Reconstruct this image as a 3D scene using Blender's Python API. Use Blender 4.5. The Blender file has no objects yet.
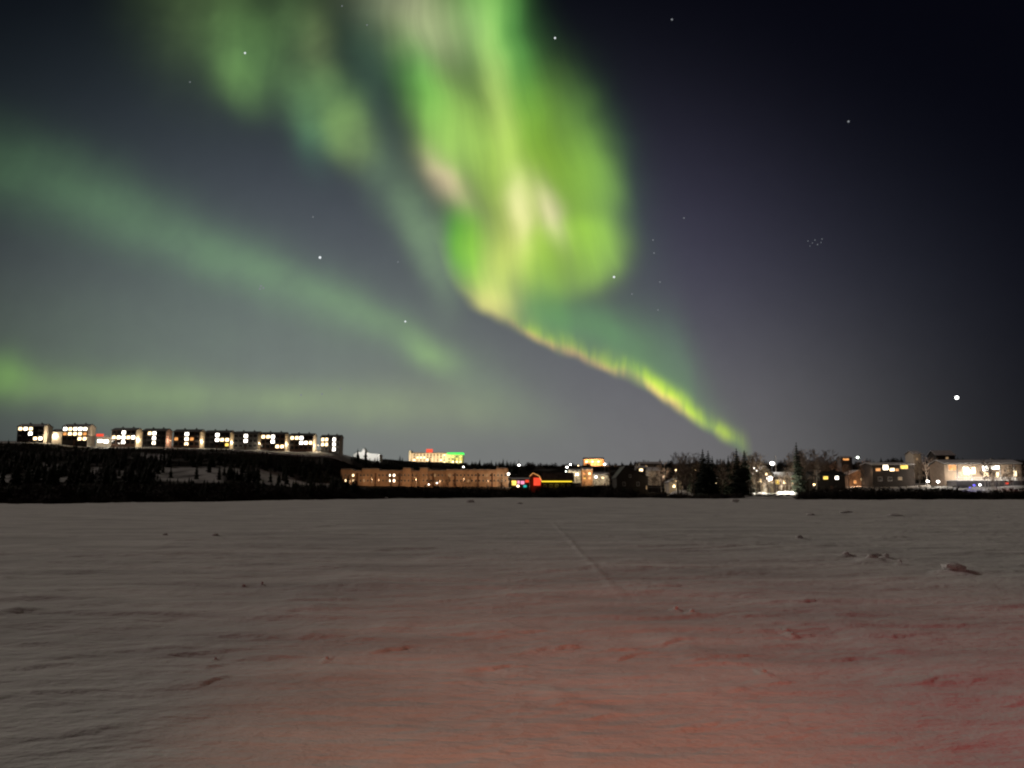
import bpy, math, random
import numpy as np
from mathutils import Vector

rnd = random.Random(7)
nrs = np.random.RandomState(11)
sc = bpy.context.scene
C = sc.collection
R = math.radians

# ------------------------------------------------------------------ camera
CAM_H = 1.7
F = 773.0                      # focal length in pixels of a 1024 px wide frame
PITCH = math.atan((493.5 - 384.0) / F)
cam_d = bpy.data.cameras.new("camera")
cam_d.sensor_width = 36.0
cam_d.lens = 36.0 * F / 1024.0
cam_d.clip_start = 0.05
cam_d.clip_end = 40000.0
cam = bpy.data.objects.new("camera", cam_d)
cam.location = (0, 0, CAM_H)
cam.rotation_euler = (math.pi / 2 + PITCH, 0, 0)
C.objects.link(cam)
sc.camera = cam

sc.view_settings.view_transform = 'Standard'
sc.view_settings.look = 'None'
sc.view_settings.exposure = 0.0
sc.view_settings.gamma = 1.0
sc.cycles.use_denoising = True
sc.cycles.filter_width = 2.2
sc.cycles.max_bounces = 4
sc.cycles.sample_clamp_indirect = 4.0


def ray(px, py):
    a = (px - 512.0) / F
    b = (384.0 - py) / F
    cp, sp = math.cos(PITCH), math.sin(PITCH)
    return Vector((a, cp - b * sp, sp + b * cp))


def at(px, py, Y):
    d = ray(px, py)
    k = Y / d.y
    return Vector((d.x * k, Y, CAM_H + d.z * k))


def sky_p(px, py):
    d = ray(px, py)
    return np.array((d.x / d.y, d.z / d.y))


# ------------------------------------------------------------------ night sky with the aurora
world = bpy.data.worlds.new("World")
sc.world = world
world.use_nodes = True
wt = world.node_tree
wt.nodes.clear()
L = wt.links


def W(kind, **kw):
    n = wt.nodes.new(kind)
    for k, v in kw.items():
        setattr(n, k, v)
    return n


def put(sock, v):
    if isinstance(v, bpy.types.NodeSocket):
        L.new(v, sock)
    else:
        sock.default_value = v


def M(op, a, b=0.0, c=0.0, clamp=False):
    n = W('ShaderNodeMath', operation=op, use_clamp=clamp)
    put(n.inputs[0], a); put(n.inputs[1], b); put(n.inputs[2], c)
    return n.outputs[0]


def V(op, a, b=(0, 0, 0), c=(0, 0, 0), out=0):
    n = W('ShaderNodeVectorMath', operation=op)
    put(n.inputs[0], a); put(n.inputs[1], b)
    if op == 'MULTIPLY_ADD':
        put(n.inputs[2], c)
    return n.outputs[out]


def comb(x, y, z=0.0):
    n = W('ShaderNodeCombineXYZ')
    put(n.inputs[0], x); put(n.inputs[1], y); put(n.inputs[2], z)
    return n.outputs[0]


def noise(vec, scale, detail=2.0, rough=0.5, color=False):
    n = W('ShaderNodeTexNoise', noise_dimensions='3D')
    put(n.inputs['Vector'], vec)
    n.inputs['Scale'].default_value = scale
    n.inputs['Detail'].default_value = detail
    n.inputs['Roughness'].default_value = rough
    return n.outputs['Color'] if color else n.outputs[0]


def smooth(x, a, b):
    n = W('ShaderNodeMapRange', interpolation_type='SMOOTHSTEP')
    put(n.inputs['Value'], x)
    n.inputs['From Min'].default_value = a
    n.inputs['From Max'].default_value = b
    return n.outputs[0]


def curve(x, x0, x1, pts):
    """piecewise smooth function of x: pts are (x, y) pairs, y any range"""
    ys = [p[1] for p in pts]
    lo, hi = min(ys), max(ys)
    hi = hi if hi > lo else lo + 1e-6
    t = M('MULTIPLY', M('SUBTRACT', x, x0), 1.0 / (x1 - x0), clamp=True)
    n = W('ShaderNodeFloatCurve')
    cv = n.mapping.curves[0]
    q = [((p[0] - x0) / (x1 - x0), (p[1] - lo) / (hi - lo)) for p in pts]
    while len(cv.points) < len(q):
        cv.points.new(0.5, 0.5)
    for pt, (a, b) in zip(cv.points, q):
        pt.location = (a, b)
    n.mapping.extend = 'HORIZONTAL'
    n.mapping.update()
    put(n.inputs['Value'], t)
    return M('MULTIPLY_ADD', n.outputs[0], hi - lo, lo)


# ---- patches of sky light: (px, py, sigma x, sigma y, rotation, linear colour[, flatness])
BASE_BLOBS = [
    (480, 500, 240, 120, 0, (.140, .140, .130)),
    (745, 470, 105, 90, 0, (.046, .043, .040)),
    (210, 375, 230, 110, 0, (.078, .092, .084)),
    (330, 260, 230, 120, 0, (.038, .043, .058)),
    (645, 310, 110, 120, 0, (.022, .017, .036)),
    (820, 330, 140, 110, 0, (.009, .010, .016)),
    (150, 150, 220, 110, 0, (.008, .013, .014)),
]
VEIL_BLOBS = [
    # high veil at the upper left
    (205, 8, 40, 50, -20, (0.0488, 0.0816, 0.0264)),
    (245, 48, 28, 40, -25, (0.0512, 0.1176, 0.0286), 1.3),
    (300, 30, 22, 50, -10, (0.0439, 0.0840, 0.0264)),
    (240, 84, 24, 17, 35, (0.0439, 0.0900, 0.0198), 1.3),
    (320, 42, 12, 26, -8, (0.0610, 0.0792, 0.0286)),
    (328, 108, 26, 34, -35, (0.0683, 0.1416, 0.0374), 1.4),
    (352, 135, 19, 28, -25, (0.0854, 0.1344, 0.0242), 1.5),
    (312, 130, 14, 26, -10, (0.0146, 0.0540, 0.0264)),
    (394, 180, 17, 42, -27, (0.0537, 0.0936, 0.0396)),
    (426, 244, 15, 44, -20, (0.0805, 0.1392, 0.0528), 1.3),
    (372, 40, 18, 60, -5, (0.0195, 0.0480, 0.0242)),
    # left band
    (0, 168, 70, 30, 20, (.022, .054, .018)),
    (110, 206, 80, 26, 22, (.024, .054, .019)),
    (215, 252, 80, 21, 24, (.028, .066, .020)),
    (310, 294, 70, 17, 24, (.031, .072, .018)),
    (385, 330, 50, 12, 28, (.032, .076, .012)),
    (432, 357, 20, 11, 38, (.065, .130, .015)),
    (480, 385, 50, 18, 30, (.022, .040, .012)),
    # low band
    (4, 373, 18, 15, 0, (.045, .120, .002)),
    (70, 388, 70, 17, 6, (.042, .078, .012)),
    (190, 396, 90, 14, 3, (.042, .070, .010)),
    (330, 402, 100, 14, 3, (.050, .074, .012)),
    (440, 408, 60, 18, 5, (.030, .042, .008)),
    (180, 345, 230, 50, 0, (.014, .030, .008)),
]
CURTAIN_BLOBS = [
    (405, -2, 42, 24, 35, (.18, .19, .11)),
    (440, 32, 30, 26, 40, (.20, .22, .11)),
    (472, 10, 24, 50, -12, (.10, .25, .05)),
    (508, 50, 16, 60, -16, (.05, .20, .03)),
    (500, 105, 11, 62, -7, (.24, .29, .08)),
    (420, 76, 15, 34, -18, (.04, .20, .02)),
    (447, 122, 27, 42, -22, (.155, .29, .045), 1.4),
    (474, 152, 36, 48, -20, (.15, .24, .035), 1.4),
    (446, 182, 10, 24, -32, (.42, .26, .20)),
    (508, 180, 28, 60, -6, (.16, .25, .04)),
    (556, 156, 36, 58, -24, (.11, .21, .03), 1.5),
    (566, 108, 20, 34, -32, (.03, .075, .02)),
    (515, 30, 18, 44, -14, (.01, .04, .01)),
    (590, 206, 30, 56, -8, (.09, .18, .02), 1.8),
    (570, 254, 46, 34, -14, (.16, .30, .01), 2.2),
    (606, 180, 24, 52, -16, (.012, .040, .014)),
    (464, 244, 16, 34, -12, (-.03, .17, -.05), 1.5),
    (540, 190, 50, 80, -10, (.0, .01, -.055), 1.5),
    (482, 264, 22, 34, -25, (.20, .32, .02), 1.3),
    (508, 262, 17, 44, 14, (.30, .30, .05)),
    (520, 208, 9, 24, -4, (.46, .32, .27)),
    (548, 212, 8, 20, -18, (.50, .34, .30)),
    (489, 302, 19, 13, 32, (.34, .24, .07)),
    (676, 362, 14, 34, -22, (.010, .034, .012)),
    (535, 235, 12, 30, -5, (.04, .10, .0)),
    (552, 312, 44, 18, 14, (.022, .11, .008)),
    (610, 336, 40, 16, 26, (.014, .06, .008)),
]
ARC_H = [(425, 20), (503, 26), (560, 34), (620, 30), (680, 28), (700, 18), (756, 8)]
ARC_A = [(425, 0.0), (503, .1), (520, .4), (545, .6), (575, .45), (620, .8), (655, 1.2), (690, 1.05), (720, .8), (740, .65), (756, 0.4)]
ARC_P = [(425, 0.0), (500, .3), (540, 1.0), (600, .9), (640, 1.25), (668, 1.5), (690, .5), (720, .2), (756, 0.0)]
ARC_GREEN = (.035, .19, .0)
ARC_CORE = (.19, .27, -.03)
ARC_PINK = (.30, .085, .06)
BACK_SKY = (.03, .020, .017)
geo = W('ShaderNodeTexCoord')
sep = W('ShaderNodeSeparateXYZ')
L.new(geo.outputs['Generated'], sep.inputs[0])
dx, dy, dz = sep.outputs
ys = M('MAXIMUM', dy, 0.06)
front = smooth(dy, 0.02, 0.35)
pu = M('DIVIDE', dx, ys)
pv = M('DIVIDE', dz, ys)
P0 = comb(pu, pv)

# gentle wander of the curtains
wn = noise(P0, 6.0, 2.0, 0.5, True)
w1 = V('MULTIPLY_ADD', V('SUBTRACT', wn, (0.5, 0.5, 0.5)), (0.045, 0.03, 0.0), P0)
wn2 = noise(P0, 17.0, 1.0, 0.5, True)
P1 = V('MULTIPLY_ADD', V('SUBTRACT', wn2, (0.5, 0.5, 0.5)), (0.012, 0.010, 0.0), w1)

# rays: a pattern that is a function of the angle round the magnetic zenith
zen = sky_p(330, -700)
rel = V('SUBTRACT', P1, (zen[0], zen[1], 0.0))
rs = W('ShaderNodeSeparateXYZ'); L.new(rel, rs.inputs[0])
ang = M('ARCTAN2', rs.outputs[0], M('MULTIPLY', rs.outputs[1], -1.0))
rad = V('LENGTH', rel, out=1)
raypat = noise(comb(M('MULTIPLY', ang, 26.0), M('MULTIPLY', rad, 2.2), 3.1), 1.0, 2.0, 0.55)
raypat2 = noise(comb(M('MULTIPLY', ang, 64.0), M('MULTIPLY', rad, 3.0), 7.7), 1.0, 3.0, 0.6)
streak = M('MULTIPLY', M('MULTIPLY_ADD', smooth(raypat, 0.28, 0.74), 0.30, 0.86), M('MULTIPLY_ADD', smooth(raypat2, 0.3, 0.72), 0.11, 0.96))
soft = M('MULTIPLY', M('MULTIPLY_ADD', smooth(noise(P1, 11.0, 3.0, 0.5), .3, .7), 0.34, 0.83), M('MULTIPLY_ADD', smooth(raypat, 0.3, 0.7), .16, .92))


def lin(c):
    c = c / 255.0
    return c / 12.92 if c <= 0.04045 else ((c + 0.055) / 1.055) ** 2.4


def blob(acc, P, px, py, sx, sy, rot, col, k=1.0):
    """one soft patch of light; (sx, sy) in frame pixels, rot clockwise degrees"""
    p0 = sky_p(px, py)
    e = 0.5
    J = np.stack([(sky_p(px + e, py) - sky_p(px - e, py)) / (2 * e),
                  (sky_p(px, py + e) - sky_p(px, py - e)) / (2 * e)], axis=1)
    th = math.radians(rot)
    Rm = np.array([[math.cos(th), math.sin(th)], [-math.sin(th), math.cos(th)]])
    A = np.diag([1.0 / sx, 1.0 / sy]) @ Rm @ np.linalg.inv(J)
    d = V('SUBTRACT', P, (p0[0], p0[1], 0))
    s = V('DOT_PRODUCT', d, (A[0, 0], A[0, 1], 0), out=1)
    t = V('DOT_PRODUCT', d, (A[1, 0], A[1, 1], 0), out=1)
    q = M('MULTIPLY_ADD', t, t, M('MULTIPLY', s, s))
    if k != 1.0:
        q = M('POWER', q, k)
    g = M('POWER', 0.6065, q)
    return V('MULTIPLY_ADD', comb(g, g, g), tuple(col), acc)


# air glow and town glow over the horizon
base = comb(0.0016, 0.0018, 0.0042)
for b in BASE_BLOBS:
    base = blob(base, P0, *b)
veil = comb(0, 0, 0)
for b in VEIL_BLOBS:
    veil = blob(veil, P1, *b)
veil = V('MULTIPLY', veil, comb(soft, soft, soft))
cur = comb(0, 0, 0)
for b in CURTAIN_BLOBS:
    cur = blob(cur, P1, *b)
cur = V('MULTIPLY', cur, comb(streak, streak, streak))

# the long arc running down to the horizon: a sharp lower hem, pink, then green fading upward
hem = [(425, 205), (436, 246), (450, 281), (473, 306), (503, 323), (545, 344), (600, 366), (640, 384), (668, 402), (690, 418), (715, 434), (738, 448), (756, 459)]
hp = [sky_p(x, y) for x, y in hem]
x0, x1 = hp[0][0], hp[-1][0]
w2 = V('MULTIPLY_ADD', V('SUBTRACT', noise(P0, 22.0, 1.0, 0.5, True), (0.5, 0.5, 0.5)), (0.0, 0.018, 0.0), P0)
w2s = W('ShaderNodeSeparateXYZ'); L.new(w2, w2s.inputs[0])
hu, hv = w2s.outputs[0], w2s.outputs[1]
hemv = curve(hu, x0, x1, [tuple(p) for p in hp])
up = M('MULTIPLY', M('SUBTRACT', hv, hemv), F)          # about pixels above the hem
below = smooth(up, -7.0, 10.0)
hgt = curve(hu, x0, x1, [(sky_p(x, 400)[0], h) for x, h in ARC_H])
window = M('SUBTRACT', 1.0, smooth(hu, hp[-2][0], x1))
amp = curve(hu, x0, x1, [(sky_p(x, 400)[0], h) for x, h in ARC_A])
pinka = curve(hu, x0, x1, [(sky_p(x, 400)[0], h) for x, h in ARC_P])
fall = M('POWER', 2.71828, M('MULTIPLY', M('DIVIDE', M('MAXIMUM', up, 0.0), hgt), -1.0))
core = M('POWER', 2.71828, M('MULTIPLY', M('MULTIPLY', M('SUBTRACT', up, 8.0), M('SUBTRACT', up, 8.0)), -1.0 / 100.0))
pinkb = M('POWER', 2.71828, M('MULTIPLY', M('MULTIPLY', M('SUBTRACT', up, 1.0), M('SUBTRACT', up, 1.0)), -1.0 / 45.0))
fine = M('MULTIPLY_ADD', smooth(noise(comb(M('MULTIPLY', hu, 60.0), M('MULTIPLY', hv, 14.0), 0.0), 0.75, 3.0), 0.32, 0.68), 1.2, 0.4)
below = M('MULTIPLY', below, M('MULTIPLY', window, smooth(hu, hp[2][0], hp[5][0])))
ga = M('MULTIPLY', M('MULTIPLY', fall, below), amp)
ca = M('MULTIPLY', M('MULTIPLY', M('MULTIPLY', core, below), amp), fine)
pa = M('MULTIPLY', M('MULTIPLY', M('MULTIPLY', pinkb, below), pinka), fine)
arc = V('MULTIPLY', comb(ga, ga, ga), ARC_GREEN)
arc = V('MULTIPLY_ADD', comb(ca, ca, ca), ARC_CORE, arc)
arc = V('MULTIPLY_ADD', comb(pa, pa, pa), ARC_PINK, arc)

edge = smooth(up, -9.0, 11.0)
cur = V('MULTIPLY', cur, comb(edge, edge, edge))
light = V('ADD', V('ADD', base, veil), V('ADD', cur, arc))
# the shot is darker towards zenith and behind; the ground half is dark too
lowcut = smooth(dz, -0.06, -0.01)
gain = M('MULTIPLY', front, lowcut)
light = V('MULTIPLY', light, comb(gain, gain, gain))
back = M('SUBTRACT', 1.0, front)
light = V('MAXIMUM', V('MULTIPLY_ADD', comb(back, back, back), BACK_SKY, light), (0.0004, 0.0004, 0.001))
# sensor grain free, but a faint unevenness of the high air
mott = M('MULTIPLY_ADD', noise(P0, 26.0, 3.0, 0.6), 0.10, 0.95)
light = V('MULTIPLY', light, comb(mott, mott, mott))

bg1 = W('ShaderNodeBackground'); L.new(light, bg1.inputs[0]); bg1.inputs[1].default_value = 1.0
nish = W('ShaderNodeTexSky', sky_type='NISHITA')
nish.sun_disc = False
nish.sun_elevation = R(-9.0)
nish.sun_rotation = R(-55.0)
bg2 = W('ShaderNodeBackground'); L.new(nish.outputs[0], bg2.inputs[0]); bg2.inputs[1].default_value = 0.05
add = W('ShaderNodeAddShader'); L.new(bg1.outputs[0], add.inputs[0]); L.new(bg2.outputs[0], add.inputs[1])
wout = W('ShaderNodeOutputWorld'); L.new(add.outputs[0], wout.inputs[0])
world.cycles.sampling_method = 'MANUAL'
world.cycles.sample_map_resolution = 512


# ------------------------------------------------------------------ lamps behind the photographer
def lamp(name, kind, loc, power, col, radius=0.2, parent=None):
    d = bpy.data.lights.new(name, kind)
    d.energy = power
    d.color = col
    if kind in ('POINT', 'SPOT'):
        d.shadow_soft_size = radius
    o = bpy.data.objects.new(name, d)
    o.location = loc
    if parent is not None:
        o.parent = parent
    C.objects.link(o)
    return o


def aim(o, target):
    v = Vector(target) - o.location
    o.rotation_euler = v.to_track_quat('-Z', 'Y').to_euler()


def spot(name, loc, target, power, col, angle, blend=1.0, radius=0.3):
    o = lamp(name, 'SPOT', loc, power, col, radius)
    o.data.spot_size = R(angle)
    o.data.spot_blend = blend
    aim(o, target)
    return o


sun_d = bpy.data.lights.new("fill_sun", 'SUN')       # added low sun, put in to brighten the snow and darken near faces
sun_d.energy = 0.58
sun_d.angle = R(0.5)
sun_d.color = (1.0, 0.85, 0.76)
sun = bpy.data.objects.new("fill_sun", sun_d)
sun.rotation_euler = (R(63), 0, R(-128))
C.objects.link(sun)

spot("shore_lamp_light", (0.1, -4.0, 4.2), (0.25, 6.2, 0), 1400, (1.0, 0.36, 0.19), 33)
spot("red_lamp_light", (9.0, -3.0, 5.5), (5.0, 7.0, 0), 1150, (1.0, 0.13, 0.12), 62)

# ------------------------------------------------------------------ materials
MATS = {}


def mat(name, col, rough=0.8, var=0.0, scale=3.0, bump=0.0, bscale=40.0, metallic=0.0):
    if name in MATS:
        return MATS[name]
    m = bpy.data.materials.new(name)
    m.use_nodes = True
    nt = m.node_tree
    b = nt.nodes['Principled BSDF']
    b.inputs['Base Color'].default_value = (*col, 1)
    b.inputs['Roughness'].default_value = rough
    b.inputs['Metallic'].default_value = metallic
    tc = nt.nodes.new('ShaderNodeTexCoord')
    if var > 0:
        n = nt.nodes.new('ShaderNodeTexNoise')
        n.inputs['Scale'].default_value = scale
        n.inputs['Detail'].default_value = 4
        nt.links.new(tc.outputs['Object'], n.inputs['Vector'])
        r = nt.nodes.new('ShaderNodeValToRGB')
        r.color_ramp.elements[0].position = 0.3
        r.color_ramp.elements[1].position = 0.7
        r.color_ramp.elements[0].color = (*[c * (1 - var) for c in col], 1)
        r.color_ramp.elements[1].color = (*[min(1, c * (1 + var)) for c in col], 1)
        nt.links.new(n.outputs[0], r.inputs[0])
        nt.links.new(r.outputs[0], b.inputs['Base Color'])
    if bump > 0:
        n2 = nt.nodes.new('ShaderNodeTexNoise')
        n2.inputs['Scale'].default_value = bscale
        n2.inputs['Detail'].default_value = 5
        nt.links.new(tc.outputs['Object'], n2.inputs['Vector'])
        bp = nt.nodes.new('ShaderNodeBump')
        bp.inputs['Strength'].default_value = bump
        bp.inputs['Distance'].default_value = 0.02
        nt.links.new(n2.outputs[0], bp.inputs['Height'])
        nt.links.new(bp.outputs[0], b.inputs['Normal'])
    if 'snow' in name:
        b.inputs['Specular IOR Level'].default_value = 0.0
    MATS[name] = m
    return m


def glow(name, col, strength, var=0.0):
    if name in MATS:
        return MATS[name]
    m = bpy.data.materials.new(name)
    m.use_nodes = True
    nt = m.node_tree
    b = nt.nodes['Principled BSDF']
    b.inputs['Base Color'].default_value = (0.05, 0.05, 0.05, 1)
    b.inputs['Roughness'].default_value = 0.3
    b.inputs['Emission Color'].default_value = (*col, 1)
    b.inputs['Emission Strength'].default_value = strength
    if var > 0:                                  # curtains, furniture and lamps behind the glass
        tc = nt.nodes.new('ShaderNodeTexCoord')
        n = nt.nodes.new('ShaderNodeTexNoise')
        n.inputs['Scale'].default_value = 1.3
        n.inputs['Detail'].default_value = 3
        nt.links.new(tc.outputs['Object'], n.inputs['Vector'])
        mr = nt.nodes.new('ShaderNodeMapRange')
        mr.inputs['From Min'].default_value = 0.35
        mr.inputs['From Max'].default_value = 0.65
        mr.inputs['To Min'].default_value = strength * (1 - var)
        mr.inputs['To Max'].default_value = strength * (1 + var)
        nt.links.new(n.outputs[0], mr.inputs['Value'])
        nt.links.new(mr.outputs[0], b.inputs['Emission Strength'])
    m.cycles.emission_sampling = 'NONE' if strength < 20 else 'AUTO'
    MATS[name] = m
    return m


SNOW = mat('snow', (.80, .80, .80), .8)
_sn = SNOW.node_tree                          # wind crust: fine ripples and faint patches of harder snow
_tc = _sn.nodes.new('ShaderNodeTexCoord')
_pb = _sn.nodes['Principled BSDF']
_prev = None
for (_sx, _sy, _s, _st, _ds, _rg) in ((1, 2.0, .9, 1., .10, 0.), (1, 1.8, 4.0, .9, .03, 0.), (1, 1.1, 24, .8, .008, 0.)):
    _mp = _sn.nodes.new('ShaderNodeMapping')
    _mp.inputs['Scale'].default_value = (_sx, _sy, 1); _mp.inputs['Rotation'].default_value = (0, 0, .12)
    _no = _sn.nodes.new('ShaderNodeTexNoise'); _no.inputs['Scale'].default_value = _s; _no.inputs['Detail'].default_value = 5
    _no.inputs['Roughness'].default_value = .6
    _bu = _sn.nodes.new('ShaderNodeBump'); _bu.inputs['Strength'].default_value = _st; _bu.inputs['Distance'].default_value = _ds
    _sn.links.new(_tc.outputs['Object'], _mp.inputs['Vector']); _sn.links.new(_mp.outputs[0], _no.inputs['Vector'])
    _sn.links.new(_no.outputs[0], _bu.inputs['Height'])
    if _prev is not None:
        _sn.links.new(_prev.outputs[0], _bu.inputs['Normal'])
    _prev = _bu
_sn.links.new(_prev.outputs[0], _pb.inputs['Normal'])
_mp = _sn.nodes.new('ShaderNodeMapping'); _mp.inputs['Scale'].default_value = (.16, .5, 1); _mp.inputs['Rotation'].default_value = (0, 0, .12)
_no = _sn.nodes.new('ShaderNodeTexNoise'); _no.inputs['Scale'].default_value = 1.0; _no.inputs['Detail'].default_value = 7; _no.inputs['Roughness'].default_value = .65
_cr = _sn.nodes.new('ShaderNodeValToRGB')
_cr.color_ramp.elements[0].position = .36; _cr.color_ramp.elements[0].color = (.62, .62, .62, 1)
_cr.color_ramp.elements[1].position = .62; _cr.color_ramp.elements[1].color = (.86, .86, .85, 1)
_sn.links.new(_tc.outputs['Object'], _mp.inputs['Vector']); _sn.links.new(_mp.outputs[0], _no.inputs['Vector'])
_sn.links.new(_no.outputs[0], _cr.inputs[0]); _sn.links.new(_cr.outputs[0], _pb.inputs['Base Color'])
ROOFSNOW = mat('roof_snow', (.78, .79, .81), .6, .05, 1.0)
HILLSNOW = mat('hill_snow', (.42, .41, .40), .8)
_nt = HILLSNOW.node_tree                      # open snow in glades; elsewhere brushwood painted near black for the unlit slope
_at = _nt.nodes.new('ShaderNodeAttribute'); _at.attribute_name = 'open'
_mx = _nt.nodes.new('ShaderNodeMix'); _mx.data_type = 'RGBA'
_mx.inputs['A'].default_value = (.022, .020, .018, 1); _mx.inputs['B'].default_value = (.50, .50, .50, 1)
_nt.links.new(_at.outputs['Fac'], _mx.inputs['Factor'])
_nt.links.new(_mx.outputs['Result'], _nt.nodes['Principled BSDF'].inputs['Base Color'])
DARKWOOD = mat('dark_timber', (.035, .030, .028), .8, .3, 2)
BROWN = mat('brown_cladding', (.13, .07, .045), .8, .25, 1)
PALE = mat('pale_render', (.66, .60, .50), .85, .06, .5)
CREAM = mat('cream_render', (.60, .50, .34), .85, .08, .5)
OCHRE = mat('ochre_render', (.46, .33, .23), .85, .25, .25)
RUST = mat('rust_red_timber', (.30, .10, .05), .8, .2, 1)
GREY = mat('grey_cladding', (.22, .22, .22), .8, .15, 1)
WHITE = mat('white_paint', (.78, .77, .75), .6, .04, 1)
ROOFDARK = mat('dark_roofing', (.045, .045, .05), .7, .2, 2)
CONCRETE = mat('concrete', (.34, .33, .31), .85, .12, 1)
METAL = mat('galvanised_steel', (.45, .46, .48), .4, .1, 4, metallic=.8)
BLACKM = mat('black_metal', (.02, .02, .022), .5)
GLASS = mat('dark_window_glass', (.018, .020, .024), .08)
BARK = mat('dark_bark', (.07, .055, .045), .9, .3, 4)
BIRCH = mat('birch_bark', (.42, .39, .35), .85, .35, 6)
TWIG = mat('birch_twigs', (.20, .155, .125), .9, .25, 3)
NEEDLE = mat('spruce_needles', (.022, .033, .020), .85, .35, 1.5)
SCRUB = mat('willow_scrub', (.040, .034, .028), .9, .35, 1.0)

WARM = glow('warm_window', (1.0, .72, .38), 4.2, .7)
WARMW = glow('warm_white_window', (1.0, .86, .62), 6.0, .5)
COOL = glow('white_window', (1.0, .93, .80), 8.0, .5)
YELL = glow('yellow_window', (1.0, .66, .12), 1.7, .4)
ORNG = glow('orange_window', (1.0, .42, .12), 1.1, .5)
DIMW = glow('dim_warm_window', (1.0, .62, .30), .32, .6)
LEDY = glow('yellow_light_strip', (1.0, .72, .04), 1.5)
LEDR = glow('red_neon', (1.0, .07, .03), 1.1)
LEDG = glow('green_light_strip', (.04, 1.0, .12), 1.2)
LEDB = glow('blue_lamp', (.12, .10, 1.0), 2.6)
LEDP = glow('pink_neon', (1.0, .35, .55), 1.2)
LEDT = glow('teal_neon', (.05, .8, .7), .7)
LAMPW = glow('white_lamp_glass', (1.0, .95, .86), 14)
LAMPA = glow('amber_lamp_glass', (1.0, .66, .30), 9)
LAMPG = glow('greenish_lamp_glass', (.9, 1.0, .84), 9)
STARM = glow('starlight', (.92, .97, 1.0), 1.0)
STARD = glow('faint_starlight', (.85, .92, 1.0), .24)
STARX = glow('planet_light', (1.0, 1.0, .96), 6)


# ------------------------------------------------------------------ mesh helpers
class MB:
    """collects shapes in plain lists; build() links them as ONE mesh object"""

    def __init__(self):
        self.v, self.f, self.m = [], [], []

    def add(self, verts, faces, mi=0):
        o = len(self.v)
        self.v.extend([tuple(p) for p in verts])
        self.f.extend([tuple(i + o for i in f) for f in faces])
        self.m.extend([mi] * len(faces))

    def box(self, x0, x1, y0, y1, z0, z1, mi=0):
        p = [(x0, y0, z0), (x1, y0, z0), (x1, y1, z0), (x0, y1, z0), (x0, y0, z1), (x1, y0, z1), (x1, y1, z1), (x0, y1, z1)]
        self.add(p, [(0, 3, 2, 1), (4, 5, 6, 7), (0, 1, 5, 4), (1, 2, 6, 5), (2, 3, 7, 6), (3, 0, 4, 7)], mi)

    def tube(self, a, b, r0, r1, n=6, mi=0, cap=True):
        a, b = Vector(a), Vector(b)
        d = (b - a)
        if d.length < 1e-6:
            return
        d.normalize()
        u = d.orthogonal().normalized()
        w = d.cross(u)
        vs = []
        for c, r in ((a, r0), (b, r1)):
            for k in range(n):
                t = 2 * math.pi * k / n
                vs.append(c + u * (r * math.cos(t)) + w * (r * math.sin(t)))
        fs = [(k, (k + 1) % n, n + (k + 1) % n, n + k) for k in range(n)]
        if cap:
            fs += [tuple(range(n - 1, -1, -1)), tuple(range(n, 2 * n))]
        self.add(vs, fs, mi)

    def ball(self, c, r, n=8, m=5, mi=0, sz=1.0):
        vs, fs = [], []
        for j in range(1, m):
            ph = math.pi * j / m
            for k in range(n):
                t = 2 * math.pi * k / n
                vs.append((c[0] + r * math.sin(ph) * math.cos(t), c[1] + r * math.sin(ph) * math.sin(t), c[2] + r * sz * math.cos(ph)))
        top, bot = len(vs), len(vs) + 1
        vs += [(c[0], c[1], c[2] + r * sz), (c[0], c[1], c[2] - r * sz)]
        for j in range(m - 2):
            for k in range(n):
                fs.append((j * n + k, (j + 1) * n + k, (j + 1) * n + (k + 1) % n, j * n + (k + 1) % n))
        for k in range(n):
            fs.append((top, k, (k + 1) % n))
            fs.append((bot, (m - 2) * n + (k + 1) % n, (m - 2) * n + k))
        self.add(vs, fs, mi)

    def prism(self, poly, x0, x1, mi=0):
        """outline in (y, z) swept along x"""
        n = len(poly)
        vs = [(x0, y, z) for y, z in poly] + [(x1, y, z) for y, z in poly]
        fs = [(k, (k + 1) % n, n + (k + 1) % n, n + k) for k in range(n)]
        fs += [tuple(range(n - 1, -1, -1)), tuple(range(n, 2 * n))]
        self.add(vs, fs, mi)

    def prism_y(self, poly, y0, y1, mi=0):
        n = len(poly)
        vs = [(x, y0, z) for x, z in poly] + [(x, y1, z) for x, z in poly]
        fs = [(k, n + k, n + (k + 1) % n, (k + 1) % n) for k in range(n)]
        fs += [tuple(range(n)), tuple(range(2 * n - 1, n - 1, -1))]
        self.add(vs, fs, mi)

    def mesh(self, name, mats):
        me = bpy.data.meshes.new(name)
        me.from_pydata(self.v, [], self.f)
        mats = mats if isinstance(mats, (list, tuple)) else [mats]
        for m in mats:
            me.materials.append(m)
        if len(mats) > 1:
            me.polygons.foreach_set('material_index', self.m)
        me.update()
        return me

    def build(self, name, mats, parent=None):
        return link(name, self.mesh(name, mats), parent)


def link(name, me, parent=None):
    o = bpy.data.objects.new(name, me)
    if parent is not None:
        o.parent = parent
    C.objects.link(o)
    return o


def tag(o, label, cat, group=None, kind=None):
    o['label'] = label
    o['category'] = cat
    if group:
        o['group'] = group
    if kind:
        o['kind'] = kind
    return o


def thing(name, label, cat, loc, rz=0.0, group=None):
    o = bpy.data.objects.new(name, None)
    o.location = loc
    o.rotation_euler = (0, 0, rz)
    o.empty_display_size = 0.5
    C.objects.link(o)
    return tag(o, label, cat, group)


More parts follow.
